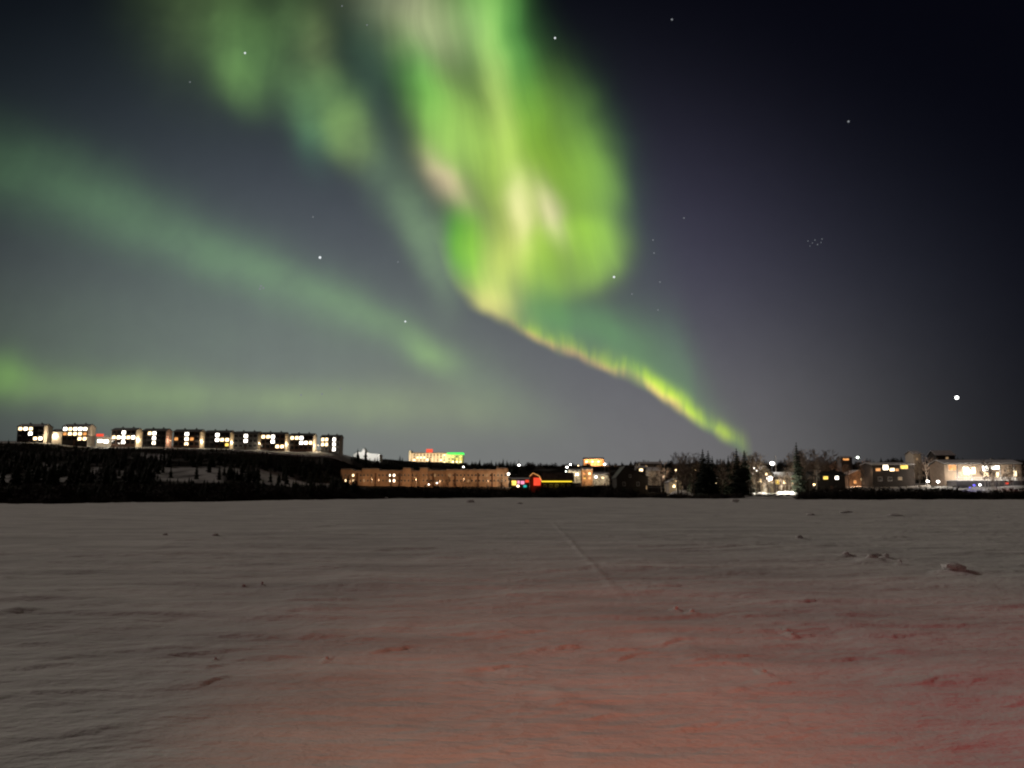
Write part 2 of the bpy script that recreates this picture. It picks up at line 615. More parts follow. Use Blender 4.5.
def dup(root, loc, rz=0.0, scale=1.0, label=None, group=None):
    r = root.copy()
    C.objects.link(r)
    r.location = loc
    r.rotation_euler = (0, 0, rz)
    r.scale = (scale, scale, scale) if not isinstance(scale, tuple) else scale
    if label:
        r['label'] = label
    if group:
        r['group'] = group
    for ch in list(root.children):
        c = ch.copy()
        C.objects.link(c)
        c.parent = r
        for g in ch.children:
            d = g.copy()
            C.objects.link(d)
            d.parent = c
    return r


# ------------------------------------------------------------------ numpy value noise
def vnoise(x, y, seed=0):
    xi, yi = np.floor(x).astype(np.int64), np.floor(y).astype(np.int64)
    xf, yf = x - xi, y - yi
    xf = xf * xf * (3 - 2 * xf)
    yf = yf * yf * (3 - 2 * yf)

    def h(a, b):
        n = (a * 374761393 + b * 668265263 + seed * 974711) & 0x7fffffff
        n = ((n ^ (n >> 13)) * 1274126177) & 0x7fffffff
        n = n ^ (n >> 16)
        return (n & 0xffff) / 65535.0
    return ((h(xi, yi) * (1 - xf) + h(xi + 1, yi) * xf) * (1 - yf) + (h(xi, yi + 1) * (1 - xf) + h(xi + 1, yi + 1) * xf) * yf)


def fbm(x, y, o=4, seed=0):
    s, a, t = 0, 0.5, 0
    for k in range(o):
        s = s + a * vnoise(x, y, seed + k)
        t += a
        x, y, a = x * 2.03 + 11.3, y * 2.03 + 5.7, a * 0.5
    return s / t


# ------------------------------------------------------------------ frozen lake under wind-worked snow
def ground_at(px, py):
    d = ray(px, py)
    k = -CAM_H / d.z
    return d.x * k, d.y * k


# wind scarps seen in the snow: (px0, py0, px1, py1, height in m)
SCARPS = [
    (492, 637, 548, 633, .050), (526, 652, 592, 649, .055), (283, 604, 328, 603, .055), (331, 603, 360, 600, .07),
    (236, 579, 262, 577, .06), (262, 567, 296, 566, .07), (0, 581, 30, 579, .08), (758, 606, 842, 603, .07),
    (296, 641, 352, 638, .045), (372, 655, 424, 649, .045), (258, 643, 284, 639, .035), (508, 600, 560, 599, .06),
    (360, 590, 418, 588, .06), (160, 575, 196, 573, .05), (430, 604, 470, 600, .05), (470, 613, 520, 613, .045),
    (660, 645, 700, 641, .045), (700, 660, 760, 655, .04), (770, 640, 830, 634, .045), (612, 660, 650, 652, .05),
    (640, 590, 690, 588, .06), (560, 577, 620, 575, .06), (730, 619, 790, 616, .05), (860, 640, 930, 634, .04),
    (150, 660, 200, 655, .035), (190, 690, 240, 680, .03), (210, 672, 232, 667, .035), (440, 688, 480, 686, .03),
    (590, 727, 634, 722, .022), (680, 736, 730, 730, .022), (560, 712, 590, 709, .024), (900, 690, 980, 684, .03),
    (80, 742, 130, 730, .02), (330, 690, 380, 684, .02), (760, 690, 800, 686, .03), (820, 560, 900, 557, .09),
    (735, 545, 770, 546, .10), (430, 560, 480, 559, .06), (320, 549, 350, 548, .06), (880, 590, 960, 587, .06),
    (60, 610, 110, 607, .04), (120, 624, 170, 622, .035), (590, 620, 640, 618, .035), (690, 576, 740, 574, .05),
]
# lumps of broken crust: (px, py, width px, height px)
LUMPS = [(952, 574, 26, 10), (871, 561, 16, 5), (886, 560, 8, 4), (900, 565, 7, 5), (846, 558, 10, 4), (735, 503, 14, 4),
         (165, 537, 7, 3), (215, 537, 11, 3), (243, 588, 6, 3), (262, 587, 5, 3), (676, 611, 8, 5), (692, 615, 9, 5),
         (786, 634, 10, 4), (792, 637, 6, 3), (764, 675, 9, 4), (327, 661, 6, 3), (386, 499, 6, 2), (470, 503, 14, 3),
         (520, 504, 10, 2), (810, 516, 14, 3), (845, 514, 16, 3), (895, 517, 18, 3), (800, 540, 12, 4), (215, 661, 5, 3)]


_sr = random.Random(5)
for _k in range(85):
    _y = 522 + 190 * _sr.random() ** 1.25
    _x = _sr.uniform(-20, 1040)
    _w = _sr.uniform(30, 110) * (.7 + .6 * (_y - 520) / 190)
    _t = _sr.uniform(-.09, .05) * _w
    SCARPS.append((_x, _y, _x + _w, _y + _t, _sr.uniform(.5, 1.1) * (.028 + .06 * (700 - _y) / 180)))


def lake_height(x, y):
    r = np.sqrt(x * x + y * y)
    ca, sa = math.cos(.12), math.sin(.12)
    u, v = x * ca + y * sa, -x * sa + y * ca        # wind runs a little across the view
    z = 0.10 * (fbm(u / 9, v / 5, 3, 3) - .5)
    wob = 1.2 * fbm(u / 3.1, v / 2.0, 3, 9)
    rid = np.abs(2 * vnoise(u / 3.4, v / 0.85 + wob, 21) - 1)
    msk = np.clip((fbm(u / 6, v / 3.2, 3, 5) - .42) * 4, 0, 1)
    near = np.clip((r - 4) / 9, .25, 1)
    z = z + .050 * near * msk * (1 - rid) ** 2
    saw = (v / 1.15 + 1.4 * fbm(u / 2.6, v / 3.0, 3, 41)) % 1.0
    z = z + .045 * near * np.clip((fbm(u / 4.0, v / 1.7, 3, 55) - .47) * 5, 0, 1) * np.where(saw < .12, saw / .12, (1 - saw) / .88)
    z = z + .026 * (fbm(u / 1.0, v / .34, 4, 77) - .5) * np.clip((fbm(u / 7, v / 4, 2, 79) - .3) * 3, .3, 1.3)
    z = z + .05 * near * np.abs(fbm(u / 3.2, v / .9, 4, 83) - .5)
    z = z + .004 * (vnoise(x / .09, y / .09, 91) - .5) * np.clip(1.6 - r / 30, 0, 1)
    for (a, b, c, d, h) in SCARPS:
        x0, y0 = ground_at(a, b); x1, y1 = ground_at(c, d)
        ex, ey = x1 - x0, y1 - y0
        ln = math.hypot(ex, ey)
        tt = ((x - x0) * ex + (y - y0) * ey) / (ln * ln)
        n = (-(x - x0) * ey + (y - y0) * ex) / ln           # + lies away from the camera
        n = n + .045 * y0 * (fbm(x / (.045 * y0) + a, y / (.10 * y0) + b, 3, 13) - .5)
        env = np.clip(np.minimum(tt + .25, 1.25 - tt) / .6, 0, 1)
        env = env * env * (3 - 2 * env) * (.35 + 1.2 * fbm(x / (.05 * y0) + a, y / (.08 * y0) + b, 3, 17))
        w = max(.05, min(.4, y0 * .007))
        face = np.clip(n / w, 0, 1)
        face = face * face * (3 - 2 * face)
        z = z + .62 * h * env * face * np.exp(-np.maximum(n, 0) / (.35 + .035 * y0))
    for (a, b, w, h) in LUMPS:
        x0, y0 = ground_at(a, b)
        s = y0 / F
        q = ((x - x0) / (w * s * .5)) ** 2 + ((y - y0) / (max(w * s * .5, .12))) ** 2
        q = q * (.7 + .6 * fbm(x / (w * s * .3) + a, y / (w * s * .3), 3, 29))
        z = z + h * s * .30 * np.clip(1.6 - q * .5, 0, 1)
    # a ski track
    xa, ya = ground_at(556, 526); xb, yb = ground_at(594, 568)
    ex, ey = xb - xa, yb - ya
    ln = math.hypot(ex, ey)
    tt = ((x - xa) * ex + (y - ya) * ey) / (ln * ln)
    n = ((x - xa) * ey - (y - ya) * ex) / ln
    z = z + .022 * np.exp(-(n / .09) ** 2) * np.clip(np.minimum(tt + .3, 1.3 - tt) * 4, 0, 1) * (.4 + vnoise(tt * 60, tt * 0, 5))
    z = z + .55 * np.clip((r - 90) / 120, 0, 1) * (fbm(x / 9, y / 16, 3, 95) - .5)
    flat = np.clip((420 - r) / 120, 0, 1)
    return z * flat


def grid_mesh(name, X, Y, Z, m, wrap=False, smooth=True):
    nr, nc = X.shape
    co = np.stack([X, Y, Z], -1).reshape(-1, 3).astype(np.float32)
    i, j = np.meshgrid(np.arange(nr - 1), np.arange(nc if wrap else nc - 1), indexing='ij')
    j2 = (j + 1) % nc
    q = np.stack([i * nc + j, i * nc + j2, (i + 1) * nc + j2, (i + 1) * nc + j], -1).reshape(-1, 4)
    me = bpy.data.meshes.new(name)
    me.vertices.add(len(co)); me.vertices.foreach_set('co', co.ravel())
    me.loops.add(q.size); me.loops.foreach_set('vertex_index', q.ravel().astype(np.int32))
    me.polygons.add(len(q))
    me.polygons.foreach_set('loop_start', (np.arange(len(q)) * 4).astype(np.int32))
    me.polygons.foreach_set('loop_total', np.full(len(q), 4, np.int32))
    me.polygons.foreach_set('use_smooth', np.full(len(q), smooth))
    me.materials.append(m)
    me.update(); me.validate()
    return link(name, me)


az_f = np.radians(np.arange(-42, 42.01, .11))
az_c = np.radians(np.concatenate([np.arange(47, 313, 6.0)]))
az = np.concatenate([az_f, az_c])
kpx = np.concatenate([np.arange(520, 300, -6), np.arange(300, 60, -.8), np.arange(60, 3.2, -.4)])
rr = np.concatenate([[.02, .6, 1.2, 1.8], CAM_H * F / kpx, [480, 620, 900, 1500, 3000, 8000, 20000]])
rr = np.sort(rr)
RR, AA = np.meshgrid(rr, az, indexing='ij')
GX, GY = RR * np.sin(AA), RR * np.cos(AA)
GZ = lake_height(GX, GY)
lake = grid_mesh('frozen_lake', GX, GY, GZ, SNOW, wrap=True)
lake['kind'] = 'structure'
lake['label'] = 'frozen lake under wind-worked snow filling the foreground'

# ------------------------------------------------------------------ the land beyond the shore
# per frame column: the shoreline row, then (distance, row at which the ground shows)
COLS = {
    -160: (504, [(170, 497), (300, 474), (400, 456), (452, 445), (490, 443), (700, 447), (1500, 462)]),
    20: (503.4, [(170, 496), (300, 474), (400, 453), (452, 442), (490, 441), (700, 446), (1500, 460)]),
    100: (503, [(180, 496), (300, 476), (400, 456), (455, 446.5), (490, 444.5), (700, 449), (1500, 460)]),
    210: (501.5, [(190, 496), (300, 479), (400, 459), (455, 448), (490, 447), (700, 451), (1500, 461)]),
    325: (499.5, [(250, 494), (300, 489), (390, 483.5), (455, 452.5), (490, 451), (700, 456), (1500, 462)]),
    385: (499, [(250, 494), (330, 489), (390, 486.5), (460, 472), (520, 462), (700, 459), (1500, 462)]),
    430: (498.3, [(260, 494), (330, 489), (390, 487), (470, 476), (600, 465), (900, 462), (1600, 464)]),
    510: (497.7, [(320, 493), (390, 487), (470, 483), (600, 475), (900, 468), (1600, 466)]),
    580: (497.6, [(330, 492), (390, 488), (470, 484), (620, 475), (900, 466), (1600, 466)]),
    680: (498.5, [(290, 494), (350, 491), (450, 486), (620, 477), (900, 465), (1600, 464)]),
    770: (499.3, [(255, 495.5), (320, 491), (420, 486), (600, 478), (900, 467), (1600, 465)]),
    870: (499.8, [(245, 495), (300, 487), (380, 483), (520, 476), (900, 467), (1600, 464)]),
    985: (500, [(235, 496), (270, 492), (282, 484), (330, 482.5), (450, 477), (900, 466), (1600, 464)]),
    1180: (500.5, [(230, 496), (270, 492), (282, 485), (330, 483), (450, 477), (900, 466), (1600, 464)]),
}
_cx = np.array(sorted(COLS))
_ct = np.array([(c - 512.0) / F * 1.010 for c in _cx])


def _prof(c):
    ys, rows = COLS[c]
    sh = at(512, ys, 100).z - CAM_H
    Y0 = CAM_H / (-sh) * 100
    Yp = [Y0 - 40, Y0]
    Zp = [-1.2, -0.02]
    for Y, row in rows:
        if Y > Y0 + 4:
            Yp.append(Y)
            Zp.append(max(at(512, row, Y).z, .15))
    Yp.append(8000); Zp.append(Zp[-1] + 25)
    return np.array(Yp), np.array(Zp)


_PROF = [_prof(c) for c in _cx]


def land(x, y):
    x = np.asarray(x, float); y = np.asarray(y, float)
    t = x / np.maximum(y, 1)
    y = y + (14 * (fbm(x / 22, x * 0 + 3.3, 3, 63) - .5) + 5 * (fbm(x / 5, x * 0 + 8.3, 2, 64) - .5)) * np.clip((340 - y) / 60, 0, 1)
    zs = np.stack([np.interp(y, a, b) for a, b in _PROF])
    k = np.clip(np.searchsorted(_ct, t) - 1, 0, len(_ct) - 2)
    f = np.clip((t - _ct[k]) / (_ct[k + 1] - _ct[k]), 0, 1)
    f = f * f * (3 - 2 * f)
    z0 = np.take_along_axis(zs, k[None], 0)[0]
    z1 = np.take_along_axis(zs, (k + 1)[None], 0)[0]
    z = z0 * (1 - f) + z1 * f
    amp = np.clip(z / 6, 0, 1)
    return z + amp * 1.2 * (fbm(x / 34, y / 26, 3, 61) - .5)


def gz(x, y):
    return float(land(np.array([x]), np.array([y]))[0])


tt_ = np.arange(-1.35, 1.351, .006)
yy_ = np.concatenate([np.arange(100, 620, 3.0), np.geomspace(620, 7000, 60)])
YY, TT = np.meshgrid(yy_, tt_, indexing='ij')
hill = grid_mesh('snowy_hillside', TT * YY, YY, land(TT * YY, YY), HILLSNOW)
_hx, _hy = (TT * YY).ravel(), YY.ravel()
_hp = 512 + F * _hx / _hy / 1.01
GLADES = [(-12, 27, 228, 290), (48, 66, 318, 350), (60, 92, 246, 292), (92, 110, 300, 335), (122, 142, 282, 318), (160, 226, 272, 348),
          (256, 300, 300, 398), (296, 332, 290, 385), (140, 170, 390, 420), (225, 250, 330, 360)]
_op = np.zeros_like(_hx)
for (_a, _b, _c, _d) in GLADES:
    _e = np.minimum(np.minimum((_hp - _a) / 8, (_b - _hp) / 8), np.minimum((_hy - _c) / 12, (_d - _hy) / 12))
    _op = np.maximum(_op, np.clip(_e + .5, 0, 1))
_rl = (_hp < 352) & (_hy > 446) & (_hy < 520)          # cleared ground round the apartment houses
_op = np.maximum(_op, _rl * 1.0)
_sh = (_hp > 735) & (_hp < 1030) & (_hy < 345) | (_hp > 664) & (_hp < 694) & (_hy < 300)
_op = np.maximum(_op, _sh * .9)
_op = np.clip(_op * np.clip(-.25 + 2.2 * fbm(_hx / 7, _hy / 14, 4, 71), 0, 1.1) + .12 * (fbm(_hx / 16, _hy / 22, 3, 73) > .58), 0, 1)
_atr = hill.data.attributes.new('open', 'FLOAT', 'POINT')
_atr.data.foreach_set('value', _op.astype(np.float32))
hill['kind'] = 'structure'
hill['label'] = 'snow covered hillside rising behind the far shore'


# ------------------------------------------------------------------ trees: a few of each kind, then copies
def conifer_meshes(seed, wide=.17, layers=20, ragged=.75):
    r = random.Random(seed)
    tr = MB()
    tr.tube((0, 0, -.06), (0, 0, .55), .016, .009, 6)
    tr.tube((0, 0, .55), (0, 0, .985), .009, .002, 5)
    cr = MB()
    for i in range(layers):
        f = i / (layers - 1)
        z = .07 + .90 * f ** .92
        rad = wide * (1 - f) ** .85 * (1 + ragged * (r.random() - .5)) + .010
        n = max(4, int(11 * (1 - f) + 4))
        a0 = r.random() * 6.28
        for k in range(n):
            a = a0 + 6.283 * k / n + r.uniform(-.25, .25)
            l = rad * r.uniform(.65, 1.12)
            drop = l * r.uniform(.30, .62)
            w = l * r.uniform(.24, .38) + .006
            ca, sa = math.cos(a), math.sin(a)
            base = (0, 0, z + .012)
            mid1 = (ca * l * .55 - sa * w, sa * l * .55 + ca * w, z - drop * .35)
            mid2 = (ca * l * .55 + sa * w, sa * l * .55 - ca * w, z - drop * .35)
            tip = (ca * l, sa * l, z - drop)
            hang = (ca * l * .6, sa * l * .6, z - drop * .55 - .05 * (1 - f * .6))
            cr.add([base, mid1, tip, mid2, hang], [(0, 1, 2), (0, 2, 3), (1, 4, 2), (3, 2, 4), (0, 4, 1)])
    cr.tube((0, 0, .97), (0, 0, 1.0), .004, .001, 4)
    return tr.mesh('trunk', BARK), cr.mesh('crown', NEEDLE)


def bare_meshes(seed, twig_r=.0015, slim=.22):
    r = random.Random(seed)
    tr = MB()
    lean = Vector((r.uniform(-.04, .04), r.uniform(-.04, .04), 0))
    top = Vector((lean.x, lean.y, .80))
    tr.tube((0, 0, -.05), tuple(Vector((0, 0, .4)) + lean * .3), .012, .008, 6)
    tr.tube(tuple(Vector((0, 0, .4)) + lean * .3), tuple(top), .008, .003, 6)
    cr = MB()

    def grow(p, d, l, rad, lev):
        q = p + d * l
        cr.tube(p, q, rad, rad * .55, 3, cap=False)
        if lev == 0:
            return
        n = r.choice((4, 5)) if lev > 1 else r.choice((5, 6))
        for _ in range(n):
            nd = (d + Vector((r.uniform(-.75, .75), r.uniform(-.75, .75), r.uniform(-.30, .55)))).normalized()
            grow(p + d * l * r.uniform(.35, 1.0), nd, l * r.uniform(.45, .72), max(rad * .5, twig_r), lev - 1)
    for k in range(11):
        z = .22 + .58 * (k / 10) ** .9
        p = Vector((0, 0, z)) + lean * min(1, z)
        a = k * 2.4 + r.uniform(-.4, .4)
        up = r.uniform(.7, 1.5)
        d = Vector((math.cos(a), math.sin(a), up)).normalized()
        grow(p, d, slim * r.uniform(.6, 1.0) * (1.05 - .5 * (z - .22)), .0050, 3 if k % 2 else 2)
    grow(top, Vector((lean.x, lean.y, 1)).normalized(), .14, .004, 3)
    return tr, cr


def bush_mesh(seed, n=46):
    r = random.Random(seed)
    m = MB()
    for _ in range(n):
        a = r.random() * 6.283
        el = r.uniform(.35, 1.45)
        l = r.uniform(.6, 1.0)
        d = Vector((math.cos(a) * math.cos(el), math.sin(a) * math.cos(el), math.sin(el)))
        p = Vector((math.cos(a) * .10, math.sin(a) * .10, -.05))
        q = p + d * l
        m.tube(p, q, .018, .006, 3, cap=False)
        for _ in range(7):
            t = r.uniform(.3, 1.0)
            c = p + d * l * t
            e = Vector((r.uniform(-1, 1), r.uniform(-1, 1), r.uniform(-.4, 1))).normalized() * r.uniform(.10, .26)
            s = e.orthogonal().normalized() * r.uniform(.02, .05)
            m.add([c - s, c + e * .6 + s, c + e, c + s], [(0, 1, 2), (0, 2, 3)])
    return m


CON = [conifer_meshes(100 + k, wide=.13 + .018 * (k % 4), layers=19 + k % 3) for k in range(6)]
_bt = [bare_meshes(200 + k) for k in range(5)]
BARE_D = [(t.mesh('trunk', BARK), c.mesh('branches', TWIG)) for t, c in _bt]
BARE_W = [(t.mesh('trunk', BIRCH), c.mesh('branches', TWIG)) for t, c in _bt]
BUSHM = [bush_mesh(300 + k) for k in range(4)]
BUSHMESH = [b.mesh('bush', SCRUB) for b in BUSHM]


def tree(kind, px, Y, h, label, group=None, wide=1.0, name=None):
    x = at(px, 480, Y).x
    t = thing(name or ('spruce_tree' if kind == 'spruce' else 'birch_tree'), label,
              'tree', (x, Y, gz(x, Y) - .05), rnd.random() * 6.283, group)
    t.scale = (h * wide, h * wide, h)
    src = rnd.choice(CON if kind == 'spruce' else (BARE_W if kind == 'white' else BARE_D))
    link('trunk', src[0], t)
    link('crown' if kind == 'spruce' else 'branches', src[1], t)
    return t


def top_row(px, Y, row):
    """height of a tree whose tip shows at that row"""
    x = at(px, 480, Y).x
    return max(1.5, at(px, row, Y).z - gz(x, Y))


# snowy glades on the left hillside, in the plane of the slope (frame columns at a distance)


def in_glade(px, Y):
    return any(a < px < b and c < Y < d for a, b, c, d in GLADES)


hs = 0
tries = 0
LAB_HILL = 'dark spruce in the wooded hillside below the row of apartment houses'
while hs < 235 and tries < 6000:
    tries += 1
    px = rnd.uniform(-14, 352)
    Y = rnd.uniform(205, 442)
    if in_glade(px, Y) and rnd.random() < .62:
        continue
    h = rnd.uniform(4.5, 8.0)
    if Y > 395:
        h = min(h, max(2.5, (top_row(px, Y, np.interp(px, [0, 350], [444.5, 455]) + rnd.uniform(0, 4)))))
    if px > 335 and Y > 370:
        continue
    if px > 150 and Y < 290:
        h = min(h, max(2.2, top_row(px, Y, 479 + rnd.uniform(-1.5, 4))))
    tree('spruce', px, Y, h, LAB_HILL, 'spruces on the dark hillside', rnd.uniform(.95, 1.35))
    hs += 1
for (px, Y, row, lab) in [(5, 425, 438.5, 'spruce standing tall against the sky left of the leftmost apartment house'),
                          (74, 425, 441, 'lone spruce rising in front of the second apartment house from the left'),
                          (357, 470, 448, 'spruce right of the row of apartment houses'),
                          (365, 470, 447.5, 'pointed spruce beside the floodlit tent roof right of the apartment houses')]:
    tree('spruce', px, Y, top_row(px, Y, row), lab, wide=1.2)
# spruces along the saddle in front of the floodlit hotel
for k, px in enumerate([372, 378, 383, 388, 393, 398, 404, 411, 417, 422, 428, 433, 439, 445, 450, 456, 462, 468]):
    Y = 560 + rnd.uniform(-30, 40)
    tree('spruce', px + rnd.uniform(-2, 2), Y, top_row(px, Y, (454.5 if k % 5 == 0 else rnd.uniform(457, 461.5)) + (2.2 if px > 405 else 0)),
         'dark spruce in the belt of trees at the foot of the floodlit hotel', 'spruces below the floodlit hotel', 1.3)
for k in range(14):
    px = 468 + k * 3.9
    Y = 640 + rnd.uniform(-40, 60)
    tree('spruce', px, Y, top_row(px, Y, rnd.uniform(457, 464)), 'spruce on the skyline between the floodlit hotel and the town lights',
         'skyline spruces right of the hotel', 1.3)


for k in range(26):
    px = 351 + k * 2.6
    Y = 470 + rnd.uniform(-12, 14)
    tree('spruce', px, Y, top_row(px, Y, rnd.uniform(455.2, 459.5) + (px - 351) * .05), 'dark spruce on the slope between the tent roofed hall and the orange block',
         'spruces above the orange block', 1.4)


# the unlit belt of scrub and young trees that hides the shore; it reads as one black mass
def mass(name, label, rows, mats):
    V_, F_, M_, off = [], [], [], 0
    for (mb_v, mb_f, x, y, z, s, sw, mi) in rows:
        a = rnd.random() * 6.283
        ca, sa = math.cos(a), math.sin(a)
        v = mb_v.copy()
        w = np.empty_like(v)
        w[:, 0] = (v[:, 0] * ca - v[:, 1] * sa) * s * sw + x
        w[:, 1] = (v[:, 0] * sa + v[:, 1] * ca) * s * sw + y
        w[:, 2] = v[:, 2] * s + z
        V_.append(w)
        F_.extend([tuple(i + off for i in f) for f in mb_f])
        M_.extend([mi] * len(mb_f))
        off += len(v)
    me = bpy.data.meshes.new(name)
    me.from_pydata(np.concatenate(V_).tolist(), [], F_)
    for m in mats:
        me.materials.append(m)
    me.polygons.foreach_set('material_index', M_)
    me.update()
    o = link(name, me)
    o['kind'] = 'stuff'
    o['label'] = label
    return o


def arr(me):
    a = np.empty(len(me.vertices) * 3, np.float32)
    me.vertices.foreach_get('co', a)
    return a.reshape(-1, 3).astype(float), [tuple(p.vertices) for p in me.polygons]


CA = [arr(c[1]) for c in CON]
BA = [arr(b) for b in BUSHMESH]
rows = []


def shore_y(px):
    c = np.interp(px, _cx, [COLS[i][0] for i in _cx])
    return CAM_H / (CAM_H - at(512, c, 100).z) * 100


for k in range(1150):
    px = rnd.uniform(-60, 640)
    y0 = float(shore_y(px))
    dep = rnd.random() ** 1.5
    Y = y0 + 3 + dep * (75 if px < 350 else 55)
    top = np.interp(px, [-60, 0, 60, 150, 330, 345, 420, 500, 520, 560, 575, 615, 640], [484, 484, 482, 482, 483, 486, 485, 486.5, 487.5, 484, 483, 484, 486])
    row = top + rnd.uniform(-1.5, 9)
    x = at(px, 480, Y).x
    z = gz(x, Y)
    h = max(.8, at(px, row, Y).z - z)
    if rnd.random() < .42 and h > 2.0:
        v, f = CA[rnd.randrange(len(CA))]
        rows.append((v, f, x, Y, z - .2, h * rnd.uniform(.9, 1.15), 1.6, 0))
    else:
        v, f = BA[rnd.randrange(len(BA))]
        rows.append((v, f, x, Y, z - .2, h, rnd.uniform(.8, 1.3), 1))
for k in range(420):                                   # a lower fringe right down to the ice
    px = rnd.uniform(-60, 742)
    Y = float(shore_y(px)) + rnd.uniform(-3.0, 7)
    x = at(px, 480, Y).x
    h = rnd.uniform(.5, 2.2)
    v, f = BA[rnd.randrange(len(BA))]
    rows.append((v, f, x, Y, max(gz(x, Y), 0) - .15, h, rnd.uniform(1.0, 1.6), 1))
mass('shore_thicket', 'black unlit thicket of scrub and young trees along the far shore', rows, [NEEDLE, SCRUB])

rows = []
for k in range(1250):
    px = rnd.uniform(-60, 356)
    Y = rnd.uniform(230, 436) if k < 800 else rnd.uniform(392, 444)
    if in_glade(px, Y) or (px > 330 and Y > 365):
        continue
    x = at(px, 480, Y).x
    h = rnd.uniform(3.0, 6.0)
    if px > 150 and Y < 290:
        h = min(h, max(1.8, top_row(px, Y, 480 + rnd.uniform(0, 4))))
    if Y > 390:
        h = min(h * 1.3, max(2.0, top_row(px, Y, np.interp(px, [0, 350], [446, 456]) + rnd.uniform(0, 5))))
    v, f = CA[rnd.randrange(len(CA))]
    rows.append((v, f, x, Y, gz(x, Y) - .2, h, 1.5, 0))
mass('hillside_undergrowth', 'dense dark young spruce growth between the snowy glades on the hill', rows, [NEEDLE])

rows = []
BR = [arr(b[1]) for b in BARE_D]
for k in range(430):
    px = rnd.uniform(455, 1090)
    Y = rnd.uniform(760, 1000)
    top = np.interp(px, [455, 500, 560, 620, 660, 690, 760, 830, 900, 960, 1024, 1090], [462, 462, 462.5, 462, 459.5, 459, 459, 459, 457.5, 457.5, 458, 458])
    x = at(px, 480, Y).x
    z = gz(x, Y)
    h = max(3, at(px, top + rnd.uniform(-1.5, 5), Y).z - z)
    if rnd.random() < .55:
        v, f = CA[rnd.randrange(len(CA))]
        rows.append((v, f, x, Y, z - .3, h, 1.5, 0))
    else:
        v, f = BA[rnd.randrange(len(BA))]
        rows.append((v, f, x, Y, z - .3, h, .8, 1))
mass('distant_woods', 'dark wooded skyline behind the town lights', rows, [NEEDLE, SCRUB])

# the grove of bare trees and spruces on the near point, right of the middle
for (px, Y, row, w, lab) in [(703.5, 262, 448.5, 1.6, 'tall dark spruce on the left of a close pair on the shore'),
                             (709, 264, 450, 1.5, 'slightly shorter right-hand spruce of the close pair on the shore'),
                             (737.5, 262, 447.5, 1.35, 'dark pointed spruce at the right end of the bare grove'),
                             (745.5, 263, 449.5, 1.3, 'dark spruce just left of the brightly floodlit yard'),
                             (798, 264, 441.5, 1.15, 'tallest lone spruce right of the brightly floodlit yard')]:
    tree('spruce', px, Y, top_row(px, Y, row), lab, wide=w)
for k in range(42):
    px = rnd.choice((rnd.uniform(676, 709), rnd.uniform(719, 762)))
    Y = rnd.uniform(266, 300)
    tree('bare', px, Y, top_row(px, Y, rnd.uniform(453, 465)), 'leafless birch in the dim grove left of the floodlit yard',
         'bare birches in the grove on the point', rnd.uniform(.9, 1.3))
for k in range(26):
    px = rnd.uniform(786, 842)
    Y = rnd.uniform(285, 330)
    tree('bare', px, Y, top_row(px, Y, rnd.uniform(449, 462)), 'leafless birch rising behind the dark cabin right of the floodlit yard',
         'bare birches behind the dark cabin', rnd.uniform(.9, 1.3))
for k in range(16):
    px = rnd.uniform(428, 505)
    Y = rnd.uniform(335, 365)
    tree('bare', px, Y, top_row(px, Y, rnd.uniform(475, 482)), 'thin bare birch in front of the long orange apartment block',
         'bare birches before the orange block', 1.1)
for k in range(14):
    px = rnd.uniform(838, 872)
    Y = rnd.uniform(292, 330)
    tree('bare', px, Y, top_row(px, Y, rnd.uniform(460, 470)), 'leafless birch in the orange lit garden right of the dark cabin',
         'bare birches in the orange lit garden', 1.15)
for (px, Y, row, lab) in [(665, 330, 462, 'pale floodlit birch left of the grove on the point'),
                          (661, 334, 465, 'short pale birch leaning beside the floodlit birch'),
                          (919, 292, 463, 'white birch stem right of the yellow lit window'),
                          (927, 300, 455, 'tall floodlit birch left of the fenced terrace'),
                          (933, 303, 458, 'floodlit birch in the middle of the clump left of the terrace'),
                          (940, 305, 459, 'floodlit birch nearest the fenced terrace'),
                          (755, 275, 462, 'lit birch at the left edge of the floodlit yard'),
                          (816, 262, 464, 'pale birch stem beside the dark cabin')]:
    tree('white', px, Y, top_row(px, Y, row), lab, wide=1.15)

for k in range(26):
    px = rnd.uniform(575, 700)
    Y = rnd.uniform(335, 420)
    tree('bare', px, Y, top_row(px, Y, rnd.uniform(466, 478)), 'leafless birch among the houses between the restaurant and the grove on the point',
         'bare birches among the middle houses', 1.2)
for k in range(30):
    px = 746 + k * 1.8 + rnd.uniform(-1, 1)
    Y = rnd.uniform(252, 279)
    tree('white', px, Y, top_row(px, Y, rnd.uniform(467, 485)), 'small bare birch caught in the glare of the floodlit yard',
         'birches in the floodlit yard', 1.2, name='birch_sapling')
for k in range(12):
    px = rnd.uniform(982, 1026)
    Y = rnd.uniform(268, 274)
    tree('white', px, Y, top_row(px, Y, rnd.uniform(460, 470)), 'bare birch before the right half of the long lit house',
         'birches before the terraced house', 1.0)

for (px, Y, row, w, lab) in [(721, 285, 458, 1.2, 'short ragged spruce in the middle of the bare grove'), (694, 290, 459, 1.2, 'small spruce at the left end of the bare grove'),
                             (713, 288, 455.5, 1.2, 'slim spruce just right of the close pair of spruces'), (729, 287, 455, 1.2, 'slim spruce left of the pointed spruces by the yard'),
                             (806, 300, 456, 1.2, 'short dark spruce right of the tallest lone spruce')]:
    tree('spruce', px, Y, top_row(px, Y, row), lab, wide=w)

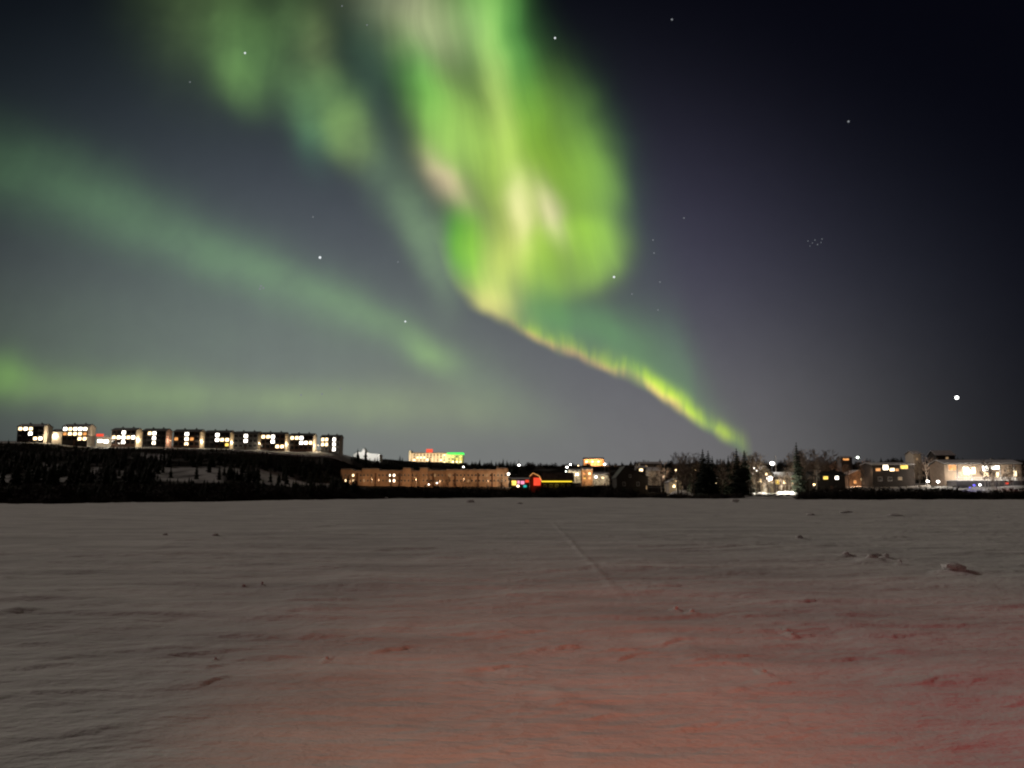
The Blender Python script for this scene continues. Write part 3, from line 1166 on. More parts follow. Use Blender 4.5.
# humps of bush along the right hand shore
LB = 'dark rounded willow bush on the snow bank of the right hand shore'
for k in range(64):
    px = 799 + k * 3.9 + rnd.uniform(-1.5, 1.5)
    Y = float(shore_y(px)) + rnd.uniform(2.5, 12)
    x = at(px, 480, Y).x
    b = link('willow_bush', BUSHMESH[k % 4])
    tag(b, LB, 'bush', 'willow bushes on the right hand shore')
    h = rnd.uniform(2.4, 4.2) * (1.0 if px > 800 else .6)
    b.location = (x, Y, gz(x, Y) - .15)
    b.rotation_euler = (0, 0, rnd.random() * 6.28)
    b.scale = (h * 1.1, h * 1.1, h)


# ------------------------------------------------------------------ buildings
_wc = {}


def window(parent, x, z, w, h, pane, y=0.0, frame=None, mull=True):
    """a frame standing proud of the wall, its pane (or panes) a sub-part"""
    key = (round(w, 2), round(h, 2), pane.name, frame.name if frame else '')
    if key not in _wc:
        f = MB()
        t = min(.09, w * .08)
        f.box(-w / 2, w / 2, -.07, -.004, -h / 2, -h / 2 + t)
        f.box(-w / 2, w / 2, -.07, -.004, h / 2 - t, h / 2)
        f.box(-w / 2, -w / 2 + t, -.07, -.004, -h / 2 + t, h / 2 - t)
        f.box(w / 2 - t, w / 2, -.07, -.004, -h / 2 + t, h / 2 - t)
        if mull and w > .9:
            f.box(-t * .35, t * .35, -.065, -.004, -h / 2 + t, h / 2 - t)
        p = MB()
        p.box(-w / 2 + t, w / 2 - t, -.035, -.006, -h / 2 + t, h / 2 - t)
        _wc[key] = (f.mesh('window', frame or WHITE), p.mesh('pane', pane))
    fm, pm = _wc[key]
    o = link('window', fm, parent)
    o.location = (x, y, z)
    link('pane', pm, o)
    return o


def gable_roof(mb, x0, x1, y0, y1, ze, zr, th=.22, over=.4, mi=0):
    """ridge along x"""
    ym = (y0 + y1) / 2
    s = (zr - ze) / (ym - y0)
    poly = [(y0 - over, ze - s * over), (ym, zr), (y1 + over, ze - s * over), (y1 + over, ze - s * over + th), (ym, zr + th), (y0 - over, ze - s * over + th)]
    mb.prism(poly, x0 - over, x1 + over, mi)


def front_gable_roof(mb, x0, x1, y0, y1, ze, zr, th=.22, over=.4, mi=0, xm=None):
    xm = (x0 + x1) / 2 if xm is None else xm
    s1 = (zr - ze) / (xm - x0); s2 = (zr - ze) / (x1 - xm)
    poly = [(x0 - over, ze - s1 * over), (xm, zr), (x1 + over, ze - s2 * over), (x1 + over, ze - s2 * over + th), (xm, zr + th), (x0 - over, ze - s1 * over + th)]
    mb.prism_y(poly, y0 - over, y1 + over, mi)


def base_of(x0, x1, Y, depth):
    xs = [at(x0, 470, Y).x, at(x1, 470, Y).x]
    return min(gz(x, y) for x in xs for y in (Y, Y + depth)) - .4


def place_light(x, y, z, power, col, radius=.25, name='lamp_light', parent=None):
    return lamp(name, 'POINT', (x, y, z), power, col, radius, parent)


def street_lamp(px, row, Y, label, glass, power=0, col=(1, .86, .66), head=.30, group=None, foot=None):
    p = at(px, row, Y)
    zb = gz(p.x, p.y) - .1
    hgt = max(p.z - zb, 1.2)
    t = thing('street_lamp', label, 'lamp', (p.x, p.y, zb), 0, group)
    m = MB()
    m.tube((0, 0, 0), (0, 0, hgt + .15), .07, .05, 6)
    m.tube((0, 0, hgt + .12), (0, -.5, hgt + .22), .04, .035, 5)
    m.build('pole', METAL, t)
    h = MB()
    h.box(-head * .5, head * .5, -.5 - head, -.5 + head * .6, hgt + .16, hgt + .26)
    h.build('lamp_head', BLACKM, t)
    g = MB()
    g.ball((0, -.55, hgt), head, 8, 6, sz=.7)
    g.build('lamp_glass', glass, t)
    if power:
        place_light(0, -.55 - head - .25, hgt - .25, power, col, .25, 'lamp_light', t)
    return t


def house(name, label, cat, x0, x1, rows, Y, depth, wall, roof, lights=(), gable=False, snow=True, door=None, chimney=None,
          group=None, peak=None, wall2=None, balcony=None):
    """rows = (ridge row, eave row); x0, x1 = frame columns of the front; lights = (px, row, w px, h px, pane)"""
    rr_, er = rows
    a, b = at(x0, er, Y), at(x1, er, Y)
    zb = base_of(x0, x1, Y, depth)
    xc = (a.x + b.x) / 2
    t = thing(name, label, cat, (xc, Y, zb), 0, group)
    hw = (b.x - a.x) / 2
    ze = at((x0 + x1) / 2, er, Y).z - zb
    zr = max(at((x0 + x1) / 2, rr_, Y + (0 if gable else depth / 2)).z - zb, ze + .15)
    w = MB()
    rf = MB()
    sn = MB()
    flat = zr - ze < .35
    if gable:
        xm = 0 if peak is None else at(peak, er, Y).x - xc
        w.prism_y([(-hw, 0), (hw, 0), (hw, ze), (xm, zr), (-hw, ze)], 0, depth)
        front_gable_roof(rf, -hw, hw, 0, depth, ze + .02, zr + .02, xm=xm)
        front_gable_roof(sn, -hw, hw, 0, depth, ze + .245, zr + .245, .22, .33, xm=xm)
    elif flat:
        w.box(-hw, hw, 0, depth, 0, ze)
        rf.box(-hw - .2, hw + .2, -.2, depth + .2, ze + .004, ze + .25)
        sn.box(-hw - .1, hw + .1, -.1, depth + .1, ze + .254, ze + .45)
    else:
        w.prism([(0, 0), (0, ze), (depth / 2, zr), (depth, ze), (depth, 0)], -hw, hw)
        gable_roof(rf, -hw, hw, 0, depth, ze + .02, zr + .02)
        gable_roof(sn, -hw, hw, 0, depth, ze + .245, zr + .245, .22, .33)
    w.build('wall', wall, t)
    r = rf.build('roof', roof, t)
    if snow:
        sn.build('roof_snow', ROOFSNOW, r)
    sc_ = Y / F
    for (px, row, wp, hp, pane) in lights:
        p = at(px, row, Y)
        window(t, p.x - xc, p.z - zb, wp * sc_, hp * sc_, pane)
    if door is not None:
        dxp = at(door, er, Y).x - xc
        dm = MB(); dm.box(dxp - .5, dxp + .5, -.06, -.003, .4, 2.5)
        d = dm.build('door', BROWN, t)
        hm = MB(); hm.box(dxp + .32, dxp + .42, -.12, -.062, 1.35, 1.45)
        hm.build('handle', METAL, d)
    if chimney is not None:
        cx = at(chimney, er, Y).x - xc
        zt = (zr if zr > ze else ze)
        cm = MB()
        cm.box(cx - .4, cx + .4, depth * .55, depth * .55 + .7, zt - 1.0, zt + .9)
        cm.box(cx - .48, cx + .48, depth * .55 - .08, depth * .55 + .78, zt + .904, zt + 1.02)
        cm.build('chimney', CONCRETE, r)
    t['_h'] = 0
    del t['_h']
    return t, xc, zb, hw, ze, zr


# ---- the row of apartment houses along the ridge
APTS = [  # x0, x1, ridge row, eave row, cladding, lit cells (px, row, pane), what sets it apart, gable power
    (18, 44, 423.6, 425.4, DARKWOOD, [(20, 428, WARM), (24, 428, WARMW), (29, 428, WARM), (30, 433, COOL), (34, 438.5, WARM), (38, 438.5, WARM), (42, 438.5, WARMW)],
     'leftmost dark apartment house of the ridge row, pale lit gable and lower annex', 520),
    (63, 88, 423.8, 425.6, DARKWOOD, [(65, 428, COOL), (70, 428, WARM), (75, 428, WARMW), (81, 428, COOL), (86, 428, WARMW), (65, 433, ORNG), (70, 433, WARM), (75, 433, WARM), (81, 433, WARM), (86, 433, ORNG), (81, 438, WARM), (86, 438, WARM)],
     'second apartment house from the left, most of its windows lit', 420),
    (112, 136, 427.6, 429.2, BROWN, [(114, 437, WARM), (119, 437, WARMW), (123.5, 432, COOL), (123.5, 437, COOL), (123.5, 442, COOL), (129, 437, WARM), (134, 437, COOL)],
     'third apartment house from the left with a lit stair column in a pale brown front', 480),
    (143, 166, 428.2, 430, DARKWOOD, [(149, 434, WARM), (154, 433, COOL), (154, 438, COOL), (154, 442, WARMW)],
     'fourth apartment house from the left, nearly dark with a pinkish gable', 170),
    (174, 200, 429.0, 430.8, BROWN, [(187, 434, COOL), (187, 439, WARMW), (187, 443, WARM), (191, 439, ORNG), (176, 439, ORNG)],
     'fifth apartment house from the left, reddish brown front lit by a lamp', 420),
    (205, 230, 430, 431.6, DARKWOOD, [(217, 435, COOL), (217, 440, COOL), (222, 440, WARM), (227, 440, WARM), (227, 444, YELL)],
     'sixth apartment house from the left, dark with two white stair windows', 330),
    (234, 258, 431, 432.6, GREY, [(246, 436, COOL), (246, 440.5, COOL)],
     'seventh apartment house from the left, grey front with only two lit windows', 330),
    (261, 285, 431.8, 433.4, BROWN, [(263, 437, WARM), (268, 437, WARM), (273, 436, COOL), (273, 441, COOL), (278, 445, WARM), (283, 445, WARM)],
     'eighth apartment house from the left, a warm lit row at its foot', 300),
    (290, 313, 433, 434.6, BROWN, [(292, 438, WARM), (297, 438, WARM), (302, 437, COOL), (302, 442, COOL), (307, 442, WARMW), (311, 442, WARM)],
     'ninth apartment house from the left beside a brightly lit gable', 560),
    (321, 340, 434.6, 436.2, GREY, [(323, 440, WARM), (327.5, 440, WARM), (332.5, 440, COOL), (332.5, 444, COOL), (323, 445, WARM), (327.5, 445, WARM), (332.5, 449, COOL)],
     'rightmost apartment house of the row with pale framed balconies', 0),
]
for i, (x0, x1, rr_, er, clad, lit, lab, gp) in enumerate(APTS):
    Y = 452.0 + i * .8
    dep = 8.6
    er += 1.0; rr_ += 1.6
    zb = base_of(x0, x1, Y, dep)
    a, b = at(x0, er, Y), at(x1, er, Y)
    xc, hw = (a.x + b.x) / 2, (b.x - a.x) / 2
    ze = a.z - zb
    zr = at(x0, rr_, Y + dep / 2).z - zb + .5
    t = thing('apartment_house', lab, 'apartment house', (xc, Y, zb), 0, 'apartment houses in a row along the ridge')
    w = MB()
    w.box(-hw, hw, 0, dep, 0, ze)
    w.build('wall', clad, t)
    for s in (-1, 1):
        g = MB()
        g.prism([(.1, .1), (.1, ze), (dep / 2, zr), (dep - .1, ze), (dep - .1, .1)], s * hw + (.004 if s > 0 else -.20), s * hw + (.20 if s > 0 else -.004))
        g.build('gable_wall', PALE, t)
    rf = MB()
    gable_roof(rf, -hw, hw, 0, dep, ze + .03, zr + .03, .25, .45)
    r = rf.build('roof', ROOFDARK, t)
    for cx in (-hw * .4, hw * .5):
        cm = MB()
        cm.box(cx - .35, cx + .35, dep * .5 - .35, dep * .5 + .35, zr - .2, zr + .95)
        cm.build('chimney', CONCRETE, r)
    cols = 5
    zf = at(x0, er + 14.6, Y).z - zb              # foot of the lowest storey
    step = (ze - zf) / 3.0
    W_, H_ = 2 * hw / cols * .74, step * .66
    cells = {}
    for (px, row, pane) in lit:
        c = min(cols - 1, max(0, int((px - x0) / (x1 - x0) * cols)))
        s = min(2, max(0, int((at(px, row, Y).z - zb - zf) / step)))
        cells[(c, s)] = pane
    for c in range(cols):
        for s in range(3):
            window(t, -hw + (c + .5) * 2 * hw / cols, zf + (s + .52) * step, W_, H_, cells.get((c, s), GLASS), frame=DARKWOOD if clad is not GREY else WHITE)
    for s in range(1, 3):
        for c in ((1, 3) if i % 2 else (0, 4)):
            bx = -hw + (c + .5) * 2 * hw / cols
            bm = MB()
            bm.box(bx - 1.15, bx + 1.15, -1.2, -.09, zf + s * step - .02, zf + s * step + .10)
            bo = bm.build('balcony', CONCRETE, t)
            rm = MB()
            for k in range(8):
                xx = bx - 1.1 + k * 2.2 / 7
                rm.box(xx - .02, xx + .02, -1.17, -1.13, zf + s * step + .104, zf + s * step + .80)
            rm.box(bx - 1.13, bx + 1.13, -1.18, -1.12, zf + s * step + .804, zf + s * step + .86)
            rm.build('railing', METAL if i < 9 else WHITE, bo)
    if i == 9:
        fm = MB()
        for k in range(4):
            xx = hw * .30 + k * hw * .22
            fm.box(xx - .07, xx + .07, -1.7, -1.56, .3, ze - .2)
        for s in range(4):
            fm.box(hw * .30, hw * .96, -1.72, -1.25, zf + s * step - .1 + (0 if s else .05), zf + s * step + .04)
        fm.build('balcony_frame', WHITE, t)
    dm = MB(); dm.box(-.5, .5, -.08, -.003, .5, max(zf + 1.2, 1.6))
    dm.build('door', BROWN, t)
    if gp:
        nx = APTS[i + 1][0]
        lx = at(x1, er, Y).x
        gap = at(nx, er, Y + .8).x - lx
        lpx = x1 + (nx - x1) * .62
        tl = street_lamp(lpx, er + 9.5, Y + 3.6, ['lamp between the two leftmost apartment houses', 'lamp right of the second apartment house', 'lamp right of the third apartment house',
                         'dim lamp beside the pinkish gable of the fourth house', 'lamp in the gap right of the fifth apartment house', 'lamp in the gap right of the sixth apartment house',
                         'lamp in the gap right of the seventh apartment house', 'lamp in the gap right of the eighth apartment house', 'lamp lighting the bright gable of the ninth apartment house'][i],
                         LAMPA, gp * 1.7 * (gap / 4.5 if gap > 5 else 1), (1, .80, .54) if i != 3 else (1, .5, .35), .16, 'lamps between the apartment houses')
        place_light(lx + gap * .5, Y - 3.0, zb + 3.2, gp * .55, (1, .84, .6), .3, 'lamp_light')

# lower annex of the first house
house('annex', 'low pale annex lit beside the leftmost apartment house', 'annex', 52.5, 62, (429.5, 431.5), 455, 6, PALE, ROOFDARK,
      [(57, 436, 3, 2.2, WARM)], snow=False)
t, xc, zb, hw, ze, zr = house('service_building', 'low building with a red sign and glaring white front between the second and third houses', 'building',
      96.5, 111, (436.6, 437.2), 455, 8, PALE, ROOFDARK, [(100, 441, 5, 3, COOL), (106, 441.5, 5, 3, COOL)], snow=True)
sm = MB(); p = at(100, 435.4, 455); sm.box(p.x - xc - 2.1, p.x - xc + 2.1, -.2, .1, p.z - zb - .8, p.z - zb + .9); sm.build('sign', LEDR, t)
pp = at(104, 441, 450); place_light(pp.x, 448, pp.z + .6, 600, (1, .9, .74), .3, 'yard_light')
pp = at(110, 443, 450); place_light(pp.x, 447, pp.z + .4, 400, (1, .9, .74), .3, 'yard_light')

# ---- long orange block below the ridge
SEC = [(341, 352, 469.6, 0), (352, 362, 471, .7), (362, 379, 469.2, 0), (379, 403, 470.8, .7), (403, 411, 468.4, -.5), (411, 420, 471, .9), (420, 428, 468.4, -.5),
       (428, 446, 470.8, .7), (446, 496, 470.2, .2), (496, 508, 468.6, -.5)]
Y = 390.0
zb = min(gz(at(p, 480, Y).x, Y) for p in (345, 400, 450, 505)) - .5
x_mid = at(424, 475, Y).x
blk = thing('apartment_block', 'long low apartment block lit orange by street lamps behind the black shore thicket', 'apartment block', (x_mid, Y, zb))
for (a, b, row, off) in SEC:
    xa, xb = at(a, row, Y).x - x_mid, at(b, row, Y).x - x_mid
    zt = at(a, row, Y).z - zb
    m = MB(); m.box(xa + .01, xb - .01, off, 11, 0, zt); m.build('wall', OCHRE, blk)
    m = MB(); m.box(xa - .1, xb + .1 - .25, off - .25, 11.2 + off * .01, zt + .004, zt + .22)
    r = m.build('roof', ROOFDARK, blk)
    m = MB(); m.box(xa + .05, xb - .25, off - .1, 11, zt + .224, zt + .40); m.build('roof_snow', ROOFSNOW, r)
LITB = {(345.5, 1): WARM, (354, 0): WARM, (354, 1): WARM, (392, 0): WARMW, (392, 1): WARMW, (363, 1): DIMW, (433, 0): DIMW, (470, 1): DIMW, (451, 0): DIMW, (487, 0): DIMW}
px = 345.5
while px < 506:
    off = [s[3] for s in SEC if s[0] <= px < s[1]][0]
    for r_, row in enumerate((475.2, 480.6)):
        pane = GLASS
        for (lx, lr), pm in LITB.items():
            if lr == r_ and abs(lx - px) < 1.9:
                pane = pm
        p = at(px, row, Y)
        window(blk, p.x - x_mid, p.z - zb, .95, 1.15, pane, y=off)
    px += 3.72
for px in (357, 375.5, 391, 399.5, 433, 455, 478, 492):
    off = [s[3] for s in SEC if s[0] <= px < s[1]][0]
    xx = at(px, 475, Y).x - x_mid
    m = MB(); m.box(xx - .45, xx + .45, off - .16, off - .004, .6, at(px, 473, Y).z - zb); sb = m.build('stair_bay', BROWN, blk)
    m = MB(); m.box(xx - .5, xx + .5, off - 1.3, off - .17, at(px, 483.2, Y).z - zb, at(px, 482.8, Y).z - zb); m.build('canopy', CONCRETE, sb)
for k, px in enumerate([350, 372, 395, 416, 440, 464, 488, 503]):
    street_lamp(px, 478.5 if k % 2 else 481, 381, 'sodium street lamp before the long orange block', LAMPA, [700, 1050, 560, 1250, 700, 1100, 900, 1500][k], (1, .55, .27), .10, 'sodium lamps before the orange block')
street_lamp(508.5, 474, 384, 'glaring white lamp at the right end of the long orange block', LAMPW, 900, (1, .86, .62), .55)
for px, row, lab in [(429, 484.5, 'small white lamp before the orange block, the left one of two'), (437, 483, 'small white lamp before the orange block, the right one of two')]:
    street_lamp(px, row, 330, lab, LAMPW, 0, head=.24)

# ---- floodlit hotel on the far rise
Y = 900.0
zb = min(gz(at(p, 470, Y).x, Y) for p in (409, 463)) - 1
x_mid = at(434, 460, Y).x
hot = thing('hotel', 'floodlit pale yellow hotel with a green lit corner on the far rise', 'hotel', (x_mid, Y, zb))


def lx_(px): return at(px, 460, Y).x - x_mid
def lz_(row): return at(434, row, Y).z - zb


m = MB(); m.box(lx_(410), lx_(447), 0, 16, 0, lz_(453)); m.build('wall', OCHRE, hot)
m = MB(); m.box(lx_(409), lx_(411.2), -1.2, 15.5, 0, lz_(450.8)); m.build('stair_tower', PALE, hot)
m = MB(); m.box(lx_(447.1), lx_(463), -.8, 15, 0, lz_(454.6)); m.build('corner_wing', CREAM, hot)
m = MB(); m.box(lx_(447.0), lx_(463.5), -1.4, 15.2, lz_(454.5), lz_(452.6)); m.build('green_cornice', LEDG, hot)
m = MB(); m.box(lx_(411.5), lx_(447), -.5, 16.4, lz_(453) + .004, lz_(452.6)); m.build('roof', ROOFDARK, hot)
m = MB(); m.box(lx_(426), lx_(432.5), 1, 1.6, lz_(452.4), lz_(449)); m.build('sign', LEDR, hot)
for k in range(11):
    xx = lx_(412.5 + k * 3.35)
    m = MB(); m.box(xx - .6, xx + .6, -.9, -.004, 1.5, lz_(453.4)); m.build('pilaster', PALE, hot)
for k in range(10):
    for r_ in range(4):
        window(hot, lx_(414.2 + k * 3.35), lz_(455.0 + r_ * 2.5), 1.9, 1.6, rnd.choice([GLASS, GLASS, WARM, DIMW]), mull=False)
for k in range(4):
    for r_ in range(3):
        window(hot, lx_(449 + k * 3.9), lz_(456.6 + r_ * 2.6), 2.2, 1.7, rnd.choice([YELL, GLASS, WARM]), y=-.8, mull=False)
for px in (410, 417, 425, 433, 441, 446):
    p = at(px, 464, Y - 13); place_light(p.x, Y - 13, p.z + 6, 5500, (1, .80, .50), .6, 'floodlight')
for px in (450, 459):
    p = at(px, 459, Y - 11); place_light(p.x, Y - 11, p.z + 3, 2500, (.62, 1, .25), .6, 'floodlight')

# ---- floodlit tent roof
Y = 520.0
a, b = at(353.5, 456, Y), at(380, 456, Y)
zb = base_of(354, 380, Y, 10)
xc = (a.x + b.x) / 2
t = thing('tent_hall', 'floodlit white hall with a small peaked tent roof right of the apartment houses', 'hall', (xc, Y, zb))
m = MB(); m.box(a.x - xc, b.x - xc, 0, 10, 0, at(366, 454.8, Y).z - zb); m.build('wall', WHITE, t)
m = MB()
zt = at(366, 454.6, Y).z - zb
pts = [(a.x - xc - .4, zt), (at(358, 452, Y).x - xc, at(358, 452, Y).z - zb), (at(361.5, 452.2, Y).x - xc, at(361.5, 452.2, Y).z - zb), (at(363.2, 448.2, Y).x - xc, at(363.2, 448.2, Y).z - zb),
       (at(366, 452.0, Y).x - xc, at(366, 452.0, Y).z - zb), (at(371, 453.4, Y).x - xc, at(371, 453.4, Y).z - zb), (b.x - xc + .4, zt + .1), (b.x - xc + .4, zt + .004), (a.x - xc - .4, zt + .004)]
m.prism_y(pts[:-1], -.4, 10.4); m.build('tent_roof', WHITE, t)
for px in (357, 364, 372, 378):
    p = at(px, 454, Y - 6); place_light(p.x, Y - 6, p.z + .5, 700, (1, .97, .88), .3, 'floodlight')

# ---- the town in the middle
def lit(px, row, Y, power, col=(1, .78, .5), dz=0.0):
    p = at(px, row, Y)
    return place_light(p.x, Y, p.z + dz, power, col, .3, 'unseen_light')  # unseen point light without any fixture


# restaurant with a red neon gable and a yellow strip along its eaves
Y = 352.0
zb = base_of(530, 574, Y, 9)
xc = at(552, 480, Y).x
rs = thing('restaurant', 'dark timber restaurant with a red neon gable and yellow strip light along its eaves', 'restaurant', (xc, Y, zb))
X = lambda px: at(px, 480, Y).x - xc
Z = lambda row: at(552, row, Y).z - zb
m = MB(); m.box(X(541), X(573), 1.2, 9, 0, Z(481.8)); m.build('wall', DARKWOOD, rs)
m = MB(); m.prism_y([(X(529.6), 0), (X(541.2), 0), (X(541.2), Z(481)), (X(533), Z(473.2)), (X(529.6), Z(476.2))], 0, 9); m.build('gable_wall', RUST, rs)
m = MB(); m.prism([(.6, Z(481.6)), (5.2, Z(473.4)), (9.4, Z(481.6)), (9.4, Z(481.6) + .25), (5.2, Z(473.4) + .25), (.6, Z(481.6) + .25)], X(541.5), X(574.5)); r = m.build('roof', ROOFDARK, rs)
m = MB(); m.prism([(.9, Z(480.9) + .0), (5.2, Z(473.4) + .26), (9.2, Z(481.3)), (9.2, Z(481.3) + .3), (5.2, Z(473.4) + .5), (.9, Z(480.9) + .3)], X(543), X(574)); m.build('roof_snow', mat('dark_roof_snow', (.16, .15, .14), .8, .4, .5), r)  # this roof's snow is a much darker grey than the others
m = MB(); m.box(X(541.4), X(572), .48, .58, Z(482.0), Z(480.9)); m.build('yellow_strip', LEDY, rs)
m = MB()
for (p0, p1) in [((529.6, 476.2), (533, 473.0)), ((533, 473.0), (539, 475.8)), ((539, 475.8), (541.8, 481.4))]:
    m.tube((X(p0[0]), -.12, Z(p0[1])), (X(p1[0]), -.12, Z(p1[1])), .16, .16, 5)
m.build('neon_outline', ORNG, rs)
m = MB(); m.box(X(533.6), X(540.6), -.16, -.05, Z(485.5), Z(477.8)); m.build('neon_panel', LEDR, rs)
for px in (545, 551, 557, 563, 569):
    p = at(px, 485.6, Y); window(rs, p.x - xc, p.z - zb, 1.2, 1.3, GLASS, y=1.2)
lit(535, 484, Y - 3.0, 60, (1, .15, .08)); lit(556, 483, Y - 1.0, 60, (1, .75, .1))
# kiosk with coloured signs
Y = 345.0
t, xc, zb, hw, ze, zr = house('kiosk', 'small kiosk hung with yellow pink and teal lights left of the red gable', 'kiosk', 511, 529.2, (478.8, 479.8), Y, 5, BROWN, ROOFDARK)
for (px, row, w, h, mm, nm) in [(514, 483, 4.6, 4.6, YELL, 'yellow_sign'), (518.5, 482.2, 2.4, 3.0, LEDP, 'pink_sign'), (522.5, 482.6, 3.6, 3.2, LEDP, 'pink_sign'), (527, 480.8, 3.6, 3.2, LEDR, 'red_sign'), (525, 486.2, 3.0, 2.0, LEDT, 'teal_sign'), (518, 486, 2, 1.6, WARMW, 'white_sign')]:
    p = at(px, row, Y); s = Y / F
    m = MB(); m.box(p.x - xc - w * s / 2, p.x - xc + w * s / 2, -.22, -.02, p.z - zb - h * s / 2, p.z - zb + h * s / 2); m.build(nm, mm, t)

house('house', 'low white house with glaring lit front right behind the restaurant roof', 'house', 568, 581, (469.8, 471), 480, 8, PALE, ROOFDARK, [(572, 474, 3, 2.6, COOL), (577, 474.5, 3, 2.6, WARMW)])
lit(574, 473, 474, 900, (1, .85, .55)); lit(570, 475, 475, 500, (1, .9, .7)); lit(579, 474, 475, 500)
house('house', 'narrow two storey house lit orange right of the restaurant', 'house', 581.8, 592.5, (468.6, 470.2), 430, 8, OCHRE, ROOFDARK,
      [(584.5, 473.5, 2, 2, ORNG), (589.5, 473.5, 2, 2, WARM), (584.5, 478, 2, 2, YELL), (589.5, 478, 2, 2, ORNG)])
lit(583, 473, 424, 1000, (1, .52, .2)); lit(588, 474, 424, 1200, (1, .5, .2)); lit(592.5, 476, 424, 700, (1, .75, .45))
house('house', 'long low pale house with white lit wall right of the narrow orange house', 'house', 593.2, 609, (473.4, 475), 440, 8, PALE, ROOFDARK, [(596, 477, 2.4, 2, COOL), (603, 477.5, 2.4, 1.8, WARM)])
lit(595, 476, 435, 600, (1, .9, .68)); lit(606, 477, 435, 420, (1, .9, .68))
t, *_ = house('hotel', 'orange lit building standing high on the far wooded rise', 'building', 584, 604, (457.8, 459.4), 900, 14, OCHRE, ROOFDARK,
              [(586.5 + k * 3, 461.6, 2, 1.6, (ORNG if k % 2 else WARM)) for k in range(6)] + [(588 + k * 3.4, 464.4, 2, 1.5, ORNG) for k in range(4)])
for px in (588, 594, 600):
    lit(px, 462, 888, 15000, (1, .46, .16))
# dark house and its neighbours
house('house', 'large unlit gabled house standing black against the town lights', 'house', 616.5, 648, (466.2, 477), 326, 14, DARKWOOD, ROOFDARK,
      [(630, 476, 2.4, 3, GLASS), (624, 484, 3, 4, GLASS), (638, 484, 3, 4, GLASS), (646.5, 487.5, 1.0, 3.6, DIMW)], gable=True, peak=625.5, snow=False, chimney=640)
house('house', 'small far house with a dull amber window above the black gabled house', 'house', 636, 646, (466.5, 468.4), 560, 8, GREY, ROOFDARK, [(641, 470, 3.6, 2.6, WARM)])
house('house', 'grey house under a snowy roof right of the black gabled house', 'house', 648.5, 660, (468, 471), 450, 9, PALE, ROOFDARK, [(652, 475, 2, 2.2, DIMW), (657, 475, 2, 2.2, GLASS)])
lit(654, 472, 440, 700, (1, .8, .62))
house('house', 'dim long house high up the slope among bare trees', 'house', 640, 662, (462.2, 464), 720, 10, PALE, ROOFDARK, [(646, 466, 2, 1.6, DIMW), (655, 466, 2, 1.6, GLASS)])
house('shed', 'small shed by the lit snow bank left of the paired spruces', 'shed', 669, 683, (479, 482.5), 300, 6, PALE, ROOFDARK, [(674, 486, 2.6, 3, WARM)], gable=True)
street_lamp(675.5, 470, 292, 'lamp on a tall pole over the small lit shed', LAMPA, 500, (1, .78, .5), .30)
lit(672, 487, 293, 260, (1, .74, .45)); lit(684, 489, 288, 260, (1, .82, .6)); lit(665, 478, 322, 700, (1, .76, .5)); lit(663, 476, 327, 900, (1, .8, .6))
house('house', 'dark house with one round topped amber window among bare birches', 'house', 707, 722, (477.5, 480.5), 285, 7, DARKWOOD, ROOFDARK, [(714.3, 484, 4.6, 5.4, WARM)], gable=True)

# floodlit house and yard
house('house', 'floodlit pale house with a snow laden gable and a glaring yard lamp', 'house', 756, 773, (467, 474.5), 288, 9, CREAM, ROOFDARK,
      [(760, 481, 4, 4, WARM), (766, 474, 3, 2.6, WARM)], gable=True, door=769)
house('house', 'long low wing with a yellow window under a snowy roof beside the floodlit gable', 'house', 773.6, 799, (473.4, 477.2), 290, 8, BROWN, ROOFDARK,
      [(777.4, 482, 4.4, 4.6, YELL), (784.5, 482, 3, 3.4, WARM), (792, 482.2, 3, 3.4, ORNG), (797, 483, 1.8, 3, ORNG)])
street_lamp(769, 478.5, 277, 'dazzling white yard lamp before the floodlit house', LAMPW, 5000, (1, .86, .58), 1.15)  # glass ball oversized to stand in for the lamp's glare
street_lamp(771.8, 463.5, 296, 'large white lamp above the roof of the floodlit house', LAMPW, 500, (1, .95, .85), .85)
street_lamp(753.6, 468, 292, 'small white lamp left of the floodlit house', LAMPW, 300, (1, .9, .75), .32)
for (px, row, pw) in [(751, 489, 420), (759, 490, 520), (767, 489, 400), (776, 489, 500), (781, 483, 1300), (787, 486, 600), (794, 489, 300), (764, 484, 700), (791, 480, 500)]:
    lit(px, row, 262, pw, (1, .90, .72))  # loose lights added over the yard, brighten snow and trees like glare
m = MB()
t = thing('flagpole', 'white flagpole rising above the floodlit house', 'flagpole', (at(775.8, 470, 284).x, 284, gz(at(775.8, 470, 284).x, 284)))
hh = at(775.8, 456, 284).z - t.location.z
m.tube((0, 0, 0), (0, 0, hh), .13, .08, 8); m.build('pole', WHITE, t)
m = MB(); m.ball((0, 0, hh + .1), .16, 8, 6); m.build('finial', METAL, t)


def bank(px0, px1, Y, h, d, label, seed):
    """a shovelled heap of snow"""
    x0, x1 = at(px0, 490, Y).x, at(px1, 490, Y).x
    n, k = 34, 14
    u, v = np.meshgrid(np.linspace(-1, 1, n), np.linspace(-1, 1, k), indexing='ij')
    e = np.clip(1 - u ** 4, 0, 1) ** .5 * np.clip(1 - v * v, 0, 1) ** .5
    X_ = (x0 + x1) / 2 + u * (x1 - x0) / 2
    Y_ = Y + v * d / 2
    Z_ = land(X_.ravel(), Y_.ravel()).reshape(X_.shape) - .25 + h * e * (.45 + .9 * fbm(X_ / 1.7 + seed, Y_ / 1.7, 3, seed))
    o = grid_mesh('snow_bank', X_, Y_, Z_, ROOFSNOW)
    o['kind'] = 'structure'
    return o


